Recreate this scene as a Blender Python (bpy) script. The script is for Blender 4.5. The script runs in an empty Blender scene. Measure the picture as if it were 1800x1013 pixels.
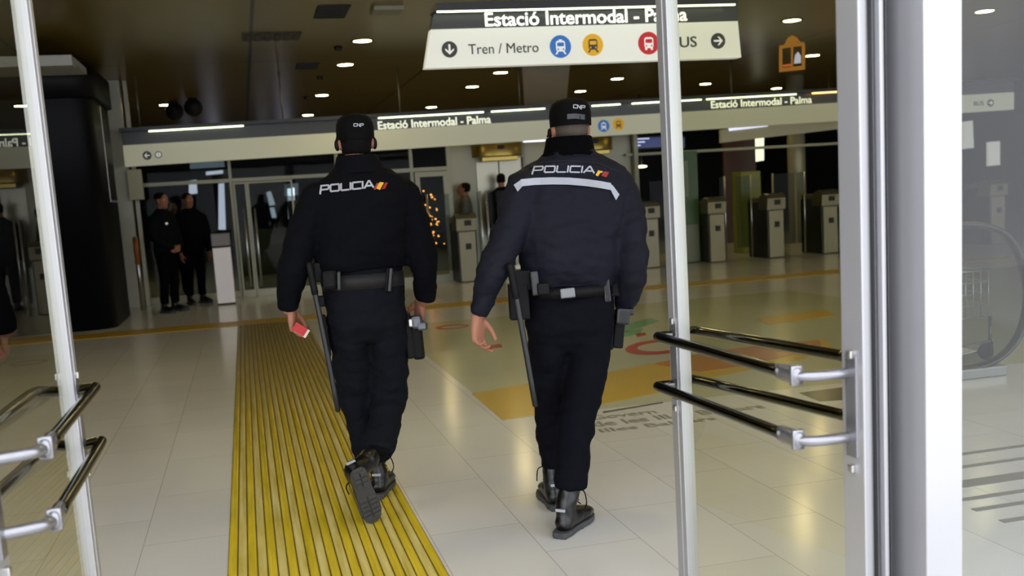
import bpy, bmesh, math, random
from mathutils import Vector, Matrix, noise
from mathutils.bvhtree import BVHTree
random.seed(7)
sc = bpy.context.scene
COL = sc.collection
PI = math.pi
V = Vector

# ------------------------------------------------------------------ camera, sky, exposure
EYE = V((0, 0, 1.46)); FPX = 1839.0; CX, CY = 900.0, 600.0
PITCH, ROLL, YAW = math.radians(8.033), math.radians(-3.545), math.radians(13.861)
fw = V((math.sin(YAW) * math.cos(PITCH), math.cos(YAW) * math.cos(PITCH), -math.sin(PITCH)))
r0 = V((math.cos(YAW), -math.sin(YAW), 0)); u0 = r0.cross(fw)
RT = r0 * math.cos(ROLL) + u0 * math.sin(ROLL)
UP = -r0 * math.sin(ROLL) + u0 * math.cos(ROLL)
cam_d = bpy.data.cameras.new('camera'); cam = bpy.data.objects.new('camera', cam_d); COL.objects.link(cam)
m = Matrix((RT, UP, -fw)).transposed().to_4x4(); m.translation = EYE; cam.matrix_world = m
cam_d.sensor_width = 36; cam_d.lens = FPX / 1800 * 36
cam_d.shift_y = (CY - 506.5) / 1800
cam_d.clip_start = .05; cam_d.clip_end = 200
cam_d.dof.use_dof = True; cam_d.dof.focus_distance = 4.75; cam_d.dof.aperture_fstop = 3.2
sc.camera = cam
world = bpy.data.worlds.new('daylight'); sc.world = world; world.use_nodes = True
bg = world.node_tree.nodes['Background']
bg.inputs[0].default_value = (.93, .95, 1.0, 1); bg.inputs[1].default_value = 3.5
sc.view_settings.view_transform = 'Standard'; sc.view_settings.look = 'None'
sc.view_settings.exposure = 0.0; sc.view_settings.gamma = 1
sc.cycles.use_denoising = True
sc.cycles.max_bounces = 10; sc.cycles.transparent_max_bounces = 24
sc.cycles.sample_clamp_indirect = 6

def ray(px, py):
    return RT * ((px - CX) / FPX) - UP * ((py - CY) / FPX) + fw
def at(px, py, Y):                     # the point at distance Y into the hall seen in that direction
    d = ray(px, py); return EYE + d * (Y / d.y)
def at_z(px, py, z):
    d = ray(px, py); return EYE + d * ((z - EYE.z) / d.z)

# ------------------------------------------------------------------ materials
def lin(h):
    h = h.lstrip('#'); o = []
    for i in (0, 2, 4):
        c = int(h[i:i + 2], 16) / 255
        o.append(c / 12.92 if c <= .04045 else ((c + .055) / 1.055) ** 2.4)
    return (*o, 1)
MATS = {}
def mat(name, color='#808080', rough=.5, metal=0, var=.0, scale=20., bump=0., emit=None, es=0, spec=.5, coat=0, stretch=None):
    if name in MATS: return MATS[name]
    M = bpy.data.materials.new(name); M.use_nodes = True; MATS[name] = M
    nt = M.node_tree; b = nt.nodes['Principled BSDF']
    c = lin(color) if isinstance(color, str) else (*color, 1)
    b.inputs['Base Color'].default_value = c
    b.inputs['Roughness'].default_value = rough; b.inputs['Metallic'].default_value = metal
    b.inputs['Specular IOR Level'].default_value = spec
    b.inputs['Coat Weight'].default_value = coat
    if emit:
        b.inputs['Emission Color'].default_value = lin(emit) if isinstance(emit, str) else (*emit, 1)
        b.inputs['Emission Strength'].default_value = es
    if var or bump:
        tc = nt.nodes.new('ShaderNodeTexCoord'); mp = nt.nodes.new('ShaderNodeMapping')
        if stretch: mp.inputs['Scale'].default_value = stretch
        nz = nt.nodes.new('ShaderNodeTexNoise'); nz.inputs['Scale'].default_value = scale; nz.inputs['Detail'].default_value = 5
        nt.links.new(tc.outputs['Object'], mp.inputs[0]); nt.links.new(mp.outputs[0], nz.inputs['Vector'])
        if var:
            mx = nt.nodes.new('ShaderNodeMix'); mx.data_type = 'RGBA'
            mx.inputs[6].default_value = tuple(min(1, x * (1 + var)) for x in c[:3]) + (1,)
            mx.inputs[7].default_value = tuple(x * (1 - var) for x in c[:3]) + (1,)
            nt.links.new(nz.outputs['Fac'], mx.inputs[0]); nt.links.new(mx.outputs[2], b.inputs['Base Color'])
        if bump:
            bp = nt.nodes.new('ShaderNodeBump'); bp.inputs['Strength'].default_value = bump; bp.inputs['Distance'].default_value = .01
            nt.links.new(nz.outputs['Fac'], bp.inputs['Height']); nt.links.new(bp.outputs[0], b.inputs['Normal'])
    return M
def glass_mat(name, tint=(.9, .93, .9), ior=1.6, gain=1.5, dirt=0.0):
    M = bpy.data.materials.new(name); M.use_nodes = True; nt = M.node_tree
    nt.nodes.clear()
    out = nt.nodes.new('ShaderNodeOutputMaterial'); mx = nt.nodes.new('ShaderNodeMixShader')
    tr = nt.nodes.new('ShaderNodeBsdfTransparent'); tr.inputs[0].default_value = (*tint, 1)
    gl = nt.nodes.new('ShaderNodeBsdfGlossy'); gl.inputs['Roughness'].default_value = .0
    fr = nt.nodes.new('ShaderNodeFresnel'); fr.inputs[0].default_value = ior
    ml = nt.nodes.new('ShaderNodeMath'); ml.operation = 'MULTIPLY'; ml.use_clamp = True; ml.inputs[1].default_value = gain
    ge = nt.nodes.new('ShaderNodeNewGeometry'); iv = nt.nodes.new('ShaderNodeMath'); iv.operation = 'SUBTRACT'; iv.inputs[0].default_value = 1
    m3 = nt.nodes.new('ShaderNodeMath'); m3.operation = 'MULTIPLY'
    nt.links.new(ge.outputs['Backfacing'], iv.inputs[1]); nt.links.new(iv.outputs[0], m3.inputs[1]); nt.links.new(fr.outputs[0], m3.inputs[0])
    nt.links.new(m3.outputs[0], ml.inputs[0]); nt.links.new(ml.outputs[0], mx.inputs[0])
    nt.links.new(gl.outputs[0], mx.inputs[2])
    if dirt:
        df = nt.nodes.new('ShaderNodeBsdfDiffuse'); df.inputs[0].default_value = (.7, .72, .74, 1)
        m2 = nt.nodes.new('ShaderNodeMixShader'); m2.inputs[0].default_value = dirt
        nt.links.new(tr.outputs[0], m2.inputs[1]); nt.links.new(df.outputs[0], m2.inputs[2])
        nt.links.new(m2.outputs[0], mx.inputs[1])
    else:
        nt.links.new(tr.outputs[0], mx.inputs[1])
    nt.links.new(mx.outputs[0], out.inputs[0])
    return M

# ------------------------------------------------------------------ mesh helpers
def box(bm, lo, hi, bev=0.0, mi=0):
    lo, hi = V(lo), V(hi); c = (lo + hi) / 2; s = hi - lo
    r = bmesh.ops.create_cube(bm, size=1, matrix=Matrix.Translation(c) @ Matrix.Diagonal((*s, 1)))
    vs = r['verts']; fs = {f for v in vs for f in v.link_faces}
    for f in fs: f.material_index = mi
    if bev:
        es = {e for v in vs for e in v.link_edges}
        bmesh.ops.bevel(bm, geom=list(es), offset=bev, segments=2, affect='EDGES', profile=.5)
def obox(bm, c, ax, ay, az, bev=0, mi=0):        # box with centre and three half-axis vectors
    M = Matrix((ax * 2, ay * 2, az * 2)).transposed().to_4x4(); M.translation = c
    r = bmesh.ops.create_cube(bm, size=1, matrix=M)
    for f in {f for v in r['verts'] for f in v.link_faces}: f.material_index = mi
    if bev:
        es = {e for v in r['verts'] for e in v.link_edges}
        bmesh.ops.bevel(bm, geom=list(es), offset=bev, segments=2, affect='EDGES', profile=.5)
def loft(bm, rings, cap=True, mi=0):
    rows = [[bm.verts.new(p) for p in r] for r in rings]
    n = len(rows[0])
    for a, b in zip(rows, rows[1:]):
        for i in range(n):
            f = bm.faces.new((a[i], a[(i + 1) % n], b[(i + 1) % n], b[i])); f.material_index = mi; f.smooth = True
    if cap:
        bm.faces.new(list(reversed(rows[0]))).material_index = mi; bm.faces.new(rows[-1]).material_index = mi
def ering(c, ax, ay, n=20, e=2.0):
    out = []
    for i in range(n):
        t = 2 * PI * i / n; a, b = math.cos(t), math.sin(t)
        a = math.copysign(abs(a) ** (2 / e), a); b = math.copysign(abs(b) ** (2 / e), b)
        out.append(c + ax * a + ay * b)
    return out
def catmull(pts, k=5):
    P = [V(p) for p in pts]
    if len(P) < 3:
        return [P[0].lerp(P[-1], i / k) for i in range(k + 1)], [i / k for i in range(k + 1)]
    out, ts = [], []
    for i in range(len(P) - 1):
        p0 = P[max(i - 1, 0)]; p1 = P[i]; p2 = P[i + 1]; p3 = P[min(i + 2, len(P) - 1)]
        for j in range(k):
            t = j / k
            out.append(.5 * ((2 * p1) + (p2 - p0) * t + (2 * p0 - 5 * p1 + 4 * p2 - p3) * t * t + (3 * p1 - p0 - 3 * p2 + p3) * t ** 3)); ts.append(i + t)
    out.append(P[-1]); ts.append(len(P) - 1)
    return out, ts
def limb(bm, pts, rad, n=14, k=5, ref=None, round_end=True, mi=0):
    """tapering tube through pts; rad is a radius or (side, depth) at every point"""
    path, ts = catmull(pts, k)
    ref = ref or V((0, 1, 0.01)); rings = []
    R = [(r, r) if not isinstance(r, tuple) else r for r in rad]
    if len(pts) < 3: ts = [t * (len(pts) - 1) for t in ts]
    N = len(path)
    for i, p in enumerate(path):
        tg = (path[min(i + 1, N - 1)] - path[max(i - 1, 0)]).normalized()
        s = tg.cross(ref)
        if s.length < 1e-4: s = tg.cross(V((1, 0, 0)))
        s.normalize(); d = s.cross(tg)
        j = min(int(ts[i]), len(R) - 2); f = ts[i] - j
        a = R[j][0] * (1 - f) + R[j + 1][0] * f; b = R[j][1] * (1 - f) + R[j + 1][1] * f
        if round_end and i == 0:
            for q in (.25, .6, .85): rings.append(ering(p - tg * a * (1 - q) * .8, s * a * math.sqrt(q) , d * b * math.sqrt(q), n))
        rings.append(ering(p, s * a, d * b, n))
        if round_end is True and i == N - 1:
            for q in (.85, .6, .25): rings.append(ering(p + tg * a * (1 - q) * .8, s * a * math.sqrt(q), d * b * math.sqrt(q), n))
    loft(bm, rings, mi=mi)
def tube(bm, pts, r, n=10, k=4, mi=0, closed=False):
    limb(bm, pts, [r] * len(pts), n=n, k=k, round_end=False, ref=V((.13, .07, 1)), mi=mi)
def poly_tube(bm, pts, r, n=10, mi=0):            # straight segments, no smoothing of the path
    P = [V(p) for p in pts]; rings = []
    for i, p in enumerate(P):
        t1 = (P[i] - P[i - 1]).normalized() if i else (P[1] - P[0]).normalized()
        t2 = (P[i + 1] - P[i]).normalized() if i < len(P) - 1 else t1
        tg = (t1 + t2).normalized(); ref = V((.13, .07, 1)) if abs(tg.z) < .95 else V((1, .1, 0))
        s = tg.cross(ref).normalized(); d = s.cross(tg)
        rings.append(ering(p, s * r, d * r, n))
    loft(bm, rings, mi=mi)
def cyl(bm, c, r, h, n=24, axis='Z', mi=0, r2=None):
    r2 = r if r2 is None else r2
    ax = {'Z': (V((1, 0, 0)), V((0, 1, 0)), V((0, 0, 1))), 'Y': (V((0, 0, 1)), V((1, 0, 0)), V((0, 1, 0))), 'X': (V((0, 1, 0)), V((0, 0, 1)), V((1, 0, 0)))}[axis]
    c = V(c); loft(bm, [ering(c, ax[0] * r, ax[1] * r, n), ering(c + ax[2] * h, ax[0] * r2, ax[1] * r2, n)], mi=mi)
def ball(bm, c, r, sc3=(1, 1, 1), u=12, v=8, rot=None, mi=0):
    M = Matrix.Translation(V(c)) @ (rot.to_4x4() if rot else Matrix()) @ Matrix.Diagonal((r * sc3[0], r * sc3[1], r * sc3[2], 1))
    q = bmesh.ops.create_uvsphere(bm, u_segments=u, v_segments=v, radius=1, matrix=M)
    for f in {f for w in q['verts'] for f in w.link_faces}: f.smooth = True; f.material_index = mi
def mesh_obj(name, me, mats, parent=None, label=None, smooth=None):
    o = bpy.data.objects.new(name, me); COL.objects.link(o)
    if not isinstance(mats, (list, tuple)): mats = [mats]
    if not me.materials:
        for q in mats: me.materials.append(q)
    if parent is not None:
        o.parent = parent
    if label: o['label'] = label
    return o
def obj(name, bm, mats, parent=None, label=None, smooth=False, off=None):
    if off is None:
        off = WORLD(parent) if parent is not None else V((0, 0, 0))
    bmesh.ops.translate(bm, verts=bm.verts, vec=-off)
    bmesh.ops.recalc_face_normals(bm, faces=bm.faces)
    me = bpy.data.meshes.new(name); bm.to_mesh(me); bm.free()
    if smooth:
        for p in me.polygons: p.use_smooth = True
    return mesh_obj(name, me, mats, parent, label)
def WORLD(o):
    p = V(o.location)
    while o.parent is not None: o = o.parent; p = p + o.location
    return p
def tag(o, label, cat, group=None, kind=None):
    o['label'] = label; o['category'] = cat
    if group: o['group'] = group
    if kind: o['kind'] = kind
    return o
def thing(name, label, cat, loc, group=None):
    o = bpy.data.objects.new(name, None); COL.objects.link(o); o.location = loc; o.empty_display_size = .1
    return tag(o, label, cat, group)
def solo(name, bm, mats, label, cat, group=None, smooth=False, loc=None):
    """one-mesh thing whose origin is moved to its own base"""
    if loc is None:
        xs = [v.co.x for v in bm.verts]; ys = [v.co.y for v in bm.verts]; zs = [v.co.z for v in bm.verts]
        loc = V(((min(xs) + max(xs)) / 2, (min(ys) + max(ys)) / 2, min(zs)))
    o = obj(name, bm, mats, None, off=V(loc), smooth=smooth); o.location = loc
    return tag(o, label, cat, group)
def struct(name, bm, mats, label=None, cat=None, smooth=False):
    o = obj(name, bm, mats, smooth=smooth); o['kind'] = 'structure'
    if label: o['label'] = label
    if cat: o['category'] = cat
    return o
def B(): return bmesh.new()
def remesh(bm, voxel, smooth=4, fac=.6):
    me = bpy.data.meshes.new('t'); bmesh.ops.recalc_face_normals(bm, faces=bm.faces); bm.to_mesh(me); bm.free()
    o = bpy.data.objects.new('t', me); COL.objects.link(o)
    r = o.modifiers.new('r', 'REMESH'); r.mode = 'VOXEL'; r.voxel_size = voxel; r.use_smooth_shade = True
    if smooth:
        s = o.modifiers.new('s', 'SMOOTH'); s.iterations = smooth; s.factor = fac
    dg = bpy.context.evaluated_depsgraph_get(); out = bpy.data.meshes.new_from_object(o.evaluated_get(dg))
    bpy.data.objects.remove(o); bpy.data.meshes.remove(me)
    for p in out.polygons: p.use_smooth = True
    return out
def text_mesh(body, size, extrude=.003, bold=.0, width=None, align='LEFT'):
    cu = bpy.data.curves.new('t', 'FONT'); cu.body = body; cu.size = size; cu.extrude = extrude; cu.offset = bold * size
    cu.align_x = align; cu.resolution_u = 4
    o = bpy.data.objects.new('t', cu); COL.objects.link(o)
    dg = bpy.context.evaluated_depsgraph_get(); dg.update()
    me = bpy.data.meshes.new_from_object(o.evaluated_get(dg)); bpy.data.objects.remove(o)
    bm = bmesh.new(); bm.from_mesh(me); bpy.data.meshes.remove(me)
    for f in bm.faces: f.material_index = 0
    if width:
        xs = [v.co.x for v in bm.verts]; k = width / (max(xs) - min(xs)); x0 = min(xs)
        for v in bm.verts: v.co.x = (v.co.x - x0) * k
    return bm
def words(bm, gap):
    """cut a line of text into one mesh per word"""
    todo = set(bm.verts); isl = []
    while todo:
        st = [todo.pop()]; g = set(st)
        while st:
            for e in st.pop().link_edges:
                for w in e.verts:
                    if w in todo: todo.remove(w); g.add(w); st.append(w)
        isl.append(g)
    isl.sort(key=lambda g: min(v.co.x for v in g)); out = []; mx = None
    for g in isl:
        x0, x1 = min(v.co.x for v in g), max(v.co.x for v in g)
        if mx is None or x0 - mx > gap: out.append(set())
        out[-1] |= g; mx = x1 if mx is None or x0 - mx > gap else max(mx, x1)
    res = []
    for grp in out:
        nb = bmesh.new(); mp = {v: nb.verts.new(v.co) for v in grp}
        for f in bm.faces:
            if f.verts[0] in mp: nb.faces.new([mp[v] for v in f.verts])
        res.append(nb)
    bm.free(); return res
def stand_up(bm, c, tilt=0.):      # text from the XY plane to a wall facing -Y, first letter at c, rising by tilt along the line
    bmesh.ops.transform(bm, matrix=Matrix.Translation(V(c)) @ Matrix.Rotation(-tilt, 4, 'Y') @ Matrix.Rotation(PI / 2, 4, 'X'), verts=bm.verts)
    return bm

# ------------------------------------------------------------------ palette
M_alu = mat('painted_aluminium', '#b2b2b6', .4, .6, var=.04, scale=6)
M_alu_grey = mat('anodised_aluminium', '#a5a29e', .38, .75, var=.06, scale=40, stretch=(1, 1, .05))
M_rubber = mat('black_rubber', '#101012', .7, var=.3, scale=60)
M_chrome = mat('polished_steel_tube', '#5e5e5d', .1, 1.0)
M_steel = mat('brushed_steel', '#b9b8b4', .3, .9, var=.08, scale=60, stretch=(1, 1, .05))
M_clear = mat('pale_cast_bracket', '#8e8e93', .2, .75, var=.12, scale=30)
M_glass = glass_mat('door_glass', (.95, .945, .87), 1.5, 1.0)
M_side = glass_mat('side_glass', (.92, .94, .95), 1.5, .75, .016)
M_far_glass = glass_mat('hall_glass', (.70, .74, .72), 1.45, .14)
M_white = mat('sign_white', '#d6d7d2', .45, emit='#e4e6d8', es=.42)
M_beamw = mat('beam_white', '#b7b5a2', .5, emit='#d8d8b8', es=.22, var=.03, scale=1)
M_dark = mat('sign_dark', '#34373a', .35, var=.1, scale=4)
M_hood = mat('sign_hood', '#23252e', .4)
M_letter = mat('lit_letters', '#ffffff', .4, emit='#fffff0', es=1.0)
M_tube = mat('fluorescent_tube', '#ffffff', .4, emit='#f4ffcc', es=4)
M_ink = mat('sign_ink', '#3a3d40', .5)
M_ring = mat('sign_symbol_white', '#f0f0ee', .5, emit='#f0f0ee', es=.3)
M_blue = mat('symbol_blue', '#2a6ec0', .5, emit='#2a6ec0', es=.25)
M_yel = mat('symbol_yellow', '#e0aa10', .5, emit='#e0aa10', es=.25)
M_red = mat('symbol_red', '#c01420', .5, emit='#c01420', es=.25)
M_lamp = mat('downlight_diffuser', '#ffffff', .5, emit='#ffe9a6', es=75)
M_trim = mat('downlight_trim', '#6d6a5c', .4, .4)
M_black = mat('matt_black', '#0b0b0d', .6, var=.2, scale=10)
M_navyp = mat('dark_navy_panel', '#04060d', .45, var=.25, scale=3, spec=.12)
M_beige = mat('beige_wall_panel', '#8f8b78', .35, .2, var=.08, scale=2)
M_frame = mat('pale_frame', '#9b9986', .45, .2, var=.05, scale=8)
M_gold = mat('brass_sheet', '#a8914e', .3, .8, var=.1, scale=6)
M_gate = mat('gate_steel', '#69624c', .34, .55, var=.1, scale=50, stretch=(1, 1, .04))
M_gated = mat('gate_dark', '#1d1d1a', .4, .2, var=.15, scale=12)
M_day = mat('daylight_reflection', '#ffffff', .5, emit='#dfe6ff', es=.9)
M_fairy = mat('fairy_bulb', '#ffb060', .4, emit='#ff9a4a', es=7)

# ------------------------------------------------------------------ large structure
def floor_mat():
    M = bpy.data.materials.new('polished_tiles'); M.use_nodes = True; nt = M.node_tree; b = nt.nodes['Principled BSDF']
    tc = nt.nodes.new('ShaderNodeTexCoord'); mp = nt.nodes.new('ShaderNodeMapping')
    mp.inputs['Location'].default_value = (-1.07, -4.39, 0)
    br = nt.nodes.new('ShaderNodeTexBrick'); br.offset = 0.5; br.inputs['Scale'].default_value = 1
    br.inputs['Brick Width'].default_value = .82; br.inputs['Row Height'].default_value = .41
    br.inputs['Mortar Size'].default_value = .0022; br.inputs['Mortar Smooth'].default_value = .3
    # bricks run along the hall: swap the axes
    sw = nt.nodes.new('ShaderNodeSeparateXYZ'); cb = nt.nodes.new('ShaderNodeCombineXYZ')
    nt.links.new(tc.outputs['Object'], mp.inputs[0]); nt.links.new(mp.outputs[0], sw.inputs[0])
    nt.links.new(sw.outputs[1], cb.inputs[0]); nt.links.new(sw.outputs[0], cb.inputs[1]); nt.links.new(cb.outputs[0], br.inputs['Vector'])
    br.inputs['Color1'].default_value = lin('#d3d2d0'); br.inputs['Color2'].default_value = lin('#cecdca'); br.inputs['Mortar'].default_value = lin('#aba7a0')
    nz = nt.nodes.new('ShaderNodeTexNoise'); nz.inputs['Scale'].default_value = 1.3; nz.inputs['Detail'].default_value = 6
    nt.links.new(tc.outputs['Object'], nz.inputs['Vector'])
    mx = nt.nodes.new('ShaderNodeMix'); mx.data_type = 'RGBA'; mx.blend_type = 'MULTIPLY'; mx.inputs[0].default_value = .35
    rp = nt.nodes.new('ShaderNodeValToRGB'); rp.color_ramp.elements[0].position = .3; rp.color_ramp.elements[0].color = (.84, .84, .85, 1); rp.color_ramp.elements[1].position = .7
    nt.links.new(nz.outputs['Fac'], rp.inputs[0]); nt.links.new(br.outputs['Color'], mx.inputs[6]); nt.links.new(rp.outputs[0], mx.inputs[7])
    nt.links.new(mx.outputs[2], b.inputs['Base Color'])
    b.inputs['Roughness'].default_value = .16; b.inputs['Specular IOR Level'].default_value = .55
    n2 = nt.nodes.new('ShaderNodeTexNoise'); n2.inputs['Scale'].default_value = 3.0
    bp = nt.nodes.new('ShaderNodeBump'); bp.inputs['Strength'].default_value = .05; bp.inputs['Distance'].default_value = .02
    nt.links.new(tc.outputs['Object'], n2.inputs['Vector']); nt.links.new(n2.outputs['Fac'], bp.inputs['Height']); nt.links.new(bp.outputs[0], b.inputs['Normal'])
    return M
def ceiling_mat():
    M = bpy.data.materials.new('metal_ceiling'); M.use_nodes = True; nt = M.node_tree; b = nt.nodes['Principled BSDF']
    tc = nt.nodes.new('ShaderNodeTexCoord')
    br = nt.nodes.new('ShaderNodeTexBrick'); br.offset = 0; br.inputs['Scale'].default_value = 1
    mp = nt.nodes.new('ShaderNodeMapping'); mp.inputs['Location'].default_value = (-.3, -.6, 0)
    br.inputs['Brick Width'].default_value = 2.85; br.inputs['Row Height'].default_value = 5.2; br.inputs['Mortar Size'].default_value = .022
    br.inputs['Color1'].default_value = lin('#86743a'); br.inputs['Color2'].default_value = lin('#7c6b36'); br.inputs['Mortar'].default_value = lin('#0c0b08')
    nt.links.new(tc.outputs['Object'], mp.inputs[0]); nt.links.new(mp.outputs[0], br.inputs['Vector'])
    nt.links.new(br.outputs['Color'], b.inputs['Base Color'])
    b.inputs['Metallic'].default_value = .3; b.inputs['Roughness'].default_value = .3
    nz = nt.nodes.new('ShaderNodeTexNoise'); nz.inputs['Scale'].default_value = 1.6; nz.inputs['Detail'].default_value = 3
    bp = nt.nodes.new('ShaderNodeBump'); bp.inputs['Strength'].default_value = .12; bp.inputs['Distance'].default_value = .03
    nt.links.new(tc.outputs['Object'], nz.inputs['Vector']); nt.links.new(nz.outputs['Fac'], bp.inputs['Height']); nt.links.new(bp.outputs[0], b.inputs['Normal'])
    return M
ZC = 3.6
b = B(); box(b, (-9, -8, -.2), (24, 46, 0)); struct('floor', b, floor_mat())
b = B(); box(b, (-9, 2.2, ZC), (24, 46, ZC + .2)); struct('ceiling', b, ceiling_mat())
M_wall = mat('dark_hall_wall', '#1c1b18', .5, var=.2, scale=1)
b = B(); box(b, (-9, 2.2, 0), (-8.8, 46, ZC)); struct('wall_left', b, M_wall)
b = B(); box(b, (23.8, 2.2, 0), (24, 46, ZC)); struct('wall_right', b, mat('grey_hall_wall', '#4a4b4d', .4, var=.1, scale=1))
b = B(); box(b, (-9, 45.8, 0), (24, 46, ZC)); struct('wall_back', b, M_wall)
b = B(); box(b, (-9, 2.25, 2.75), (24, 2.4, 2.9)); box(b, (-9, 2.2, ZC - .1), (24, 2.4, 4.6)); struct('wall_front', b, mat('facade_panel', '#8d8f92', .5, var=.05, scale=1))
b = B(); box(b, (-8.9, 2.335, 2.9), (23.8, 2.347, ZC - .1)); struct('window_17', b, M_side)

# glass front: mullions and side panes
def pane(name, lo, hi, m=None):
    b = B(); box(b, lo, hi); o = struct(name, b, m or M_side); return o
pane('window_1', (1.68, 2.335, .06), (7.9, 2.347, 2.75))
pane('window_2', (-8.9, 2.335, .06), (-.93, 2.347, 2.75))
for i, (x0, x1) in enumerate(((7.9, 24), )):
    pane('window_3', (x0 + .1, 2.335, .06), (x1 - .2, 2.347, 2.75))
b = B(); box(b, (1.68, 2.29, 0), (23.8, 2.39, .06)); box(b, (-8.8, 2.29, 0), (-.93, 2.39, .06)); struct('trim_1', b, M_alu)
b = B(); box(b, (7.9, 2.28, 0), (8.0, 2.4, 2.75)); struct('trim_2', b, M_alu)

def jamb(name, x, s):
    """door post: grey reveal, dark gap and a broad white face; s=+1 for the right side"""
    b = B()
    def bx(a, c, y0, y1, mi): box(b, (min(x + s * a, x + s * c), y0, 0), (max(x + s * a, x + s * c), y1, 2.75), .003, mi)
    bx(.058, .162, 2.20, 2.44, 0); bx(.001, .013, 2.29, 2.36, 0); bx(.013, .06, 2.35, 2.42, 1)
    o = struct(name, b, [M_alu, M_rubber]); return o
jamb('trim_3', 1.520, 1); jamb('trim_4', -.66, -1)

# door leaves: built in leaf space (x across thickness, y along the leaf from hinge to free edge)
def door_leaf(name, hinge, tilt, s, width, near, far, label):
    """s=+1: right-hand leaf. near/far = rail lines (start, end) on the visitor's side / hall side"""
    root = bpy.data.objects.new(name, None); COL.objects.link(root); root.location = hinge; root['kind'] = 'structure'
    h = V(hinge); dy = V((math.sin(tilt), math.cos(tilt), 0)); dx = V((math.cos(tilt), -math.sin(tilt), 0)); dz = V((0, 0, 1))
    def bb(b, x0, x1, y0, y1, z0, z1, bev=.003, mi=0):
        c = h + dx * (x0 + x1) / 2 + dy * (y0 + y1) / 2 + dz * (z0 + z1) / 2
        obox(b, c, dx * (x1 - x0) / 2, dy * (y1 - y0) / 2, dz * (z1 - z0) / 2, bev, mi)
    t = .022
    b = B()
    bb(b, -t, t, 0, .085, .01, 2.68); bb(b, -t, t, width - .07, width, .01, 2.68)
    bb(b, -t, t, .085, width - .07, .01, .10); bb(b, -t, t, .085, width - .07, 2.60, 2.68)
    # grooves along both stiles
    bb(b, -t - .003, t + .003, width - .045, width - .038, .02, 2.66, .001)
    obj('door_frame', b, M_alu, root)
    b = B(); bb(b, -.005, .005, .08, width - .065, .095, 2.605, 0); obj('glass_pane', b, M_glass, root)
    b = B(); bb(b, .003, .011, -.010, .0, .01, 2.68, .002)
    obj('rubber_seal', b, M_rubber, root)
    return root, bb
LW = 1.0
leafR, bbR = door_leaf('door_1', (1.497, 2.31, 0), math.radians(-6.3), 1, LW, None, None, '')
leafL, bbL = door_leaf('door_2', (-.607, 2.40, 0), math.radians(3.2), -1, LW - .03, None, None, '')
def rail(z, near0, near1, far0, far1, root, bb, width, tilt, h):
    """one push rail: two chrome tubes joined round the free edge, with cast ends at the hinge side"""
    P = [V((*near1, z)), V((*near0, z)), V((*far0, z)), V((*far1, z))]
    dyn = (P[1] - P[0]).normalized(); dyf = (P[2] - P[3]).normalized()
    h = V(h); dy = V((math.sin(tilt), math.cos(tilt), 0)); end = h + dy * (width - .035); end.z = z
    b = B()
    rnd = [P[0], P[0].lerp(P[1], .5), P[1] - dyn * .05, P[1] - dyn * .012 + (end - P[1]) * .12, P[1].lerp(end, .45), end]
    tube(b, rnd, .0165, n=14, k=6)
    rnd = [P[3], P[3].lerp(P[2], .5), P[2] - dyf * .06, P[2] + (end - P[2]) * .18, P[2].lerp(end, .6), end]
    tube(b, rnd, .0165, n=14, k=6)
    r = obj('push_rail', b, M_chrome, root, smooth=True)
    # cast ends
    hs = h + dy * .045; hs.z = z
    for q in (P[0], P[3]):
        b = B()
        n = (q - hs); n.z = 0; n.normalize()
        din = (P[0] - P[1]).normalized()
        c0 = q - din * .03; c1 = q + din * .075
        rings = []
        sd = V((0, 0, 1)).cross(din).normalized()
        for f, w in ((-.028, .55), (-.02, .9), (0, 1), (.05, 1.0), (.085, .9)):
            rings.append(ering(c0 + din * (f + .028), sd * .014 * w, V((0, 0, 1)) * .023 * w, 14, 3))
        loft(b, rings)
        e = hs + n * .02
        tube(b, [c0 + din * .10, c0 + din * .125 + (e - c1) * .25, e], .014, n=10)
        obox(b, c0 + din * .095, din * .007, sd * .017, V((0, 0, 1)) * .027, .004)
        obj('rail_end', b, M_clear, r, smooth=True, label='pale rounded end of the rail')
    return r
RZ = ((.95, .0), (.78, .0))
for z in (.95, .78):
    k = (z - .78) / .17
    rail(z, (1.31 + .008 * k, 3.30), (1.34, 2.47), (1.465 + .02 * k, 3.36), (1.60, 2.56), leafR, bbR, LW, math.radians(-6.3), (1.497, 2.31, 0))
    rail(z, (-.487, 3.40), (-.487, 2.60), (-.645 - .02 * k, 3.42), (-.69, 2.66), leafL, bbL, LW - .03, math.radians(3.2), (-.607, 2.40, 0))
for lf, bb, s, w in ((leafR, bbR, 1, LW), (leafL, bbL, -1, LW - .03)):
    for z in (1.0, .70):
        b = B()
        for yy in (.045, w - .035):
            c = (yy)
            bb(b, -.034, .034, yy - .011, yy + .011, z - .011, z + .011, .004)
        obj('fixing_bolt', b, M_steel, lf)
    b = B()
    for yy in (.045, w - .035):
        bb(b, -.027, .027, yy - .022, yy + .022, .73, 1.0, .003)
    obj('rail_plate', b, M_clear, lf)

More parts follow.
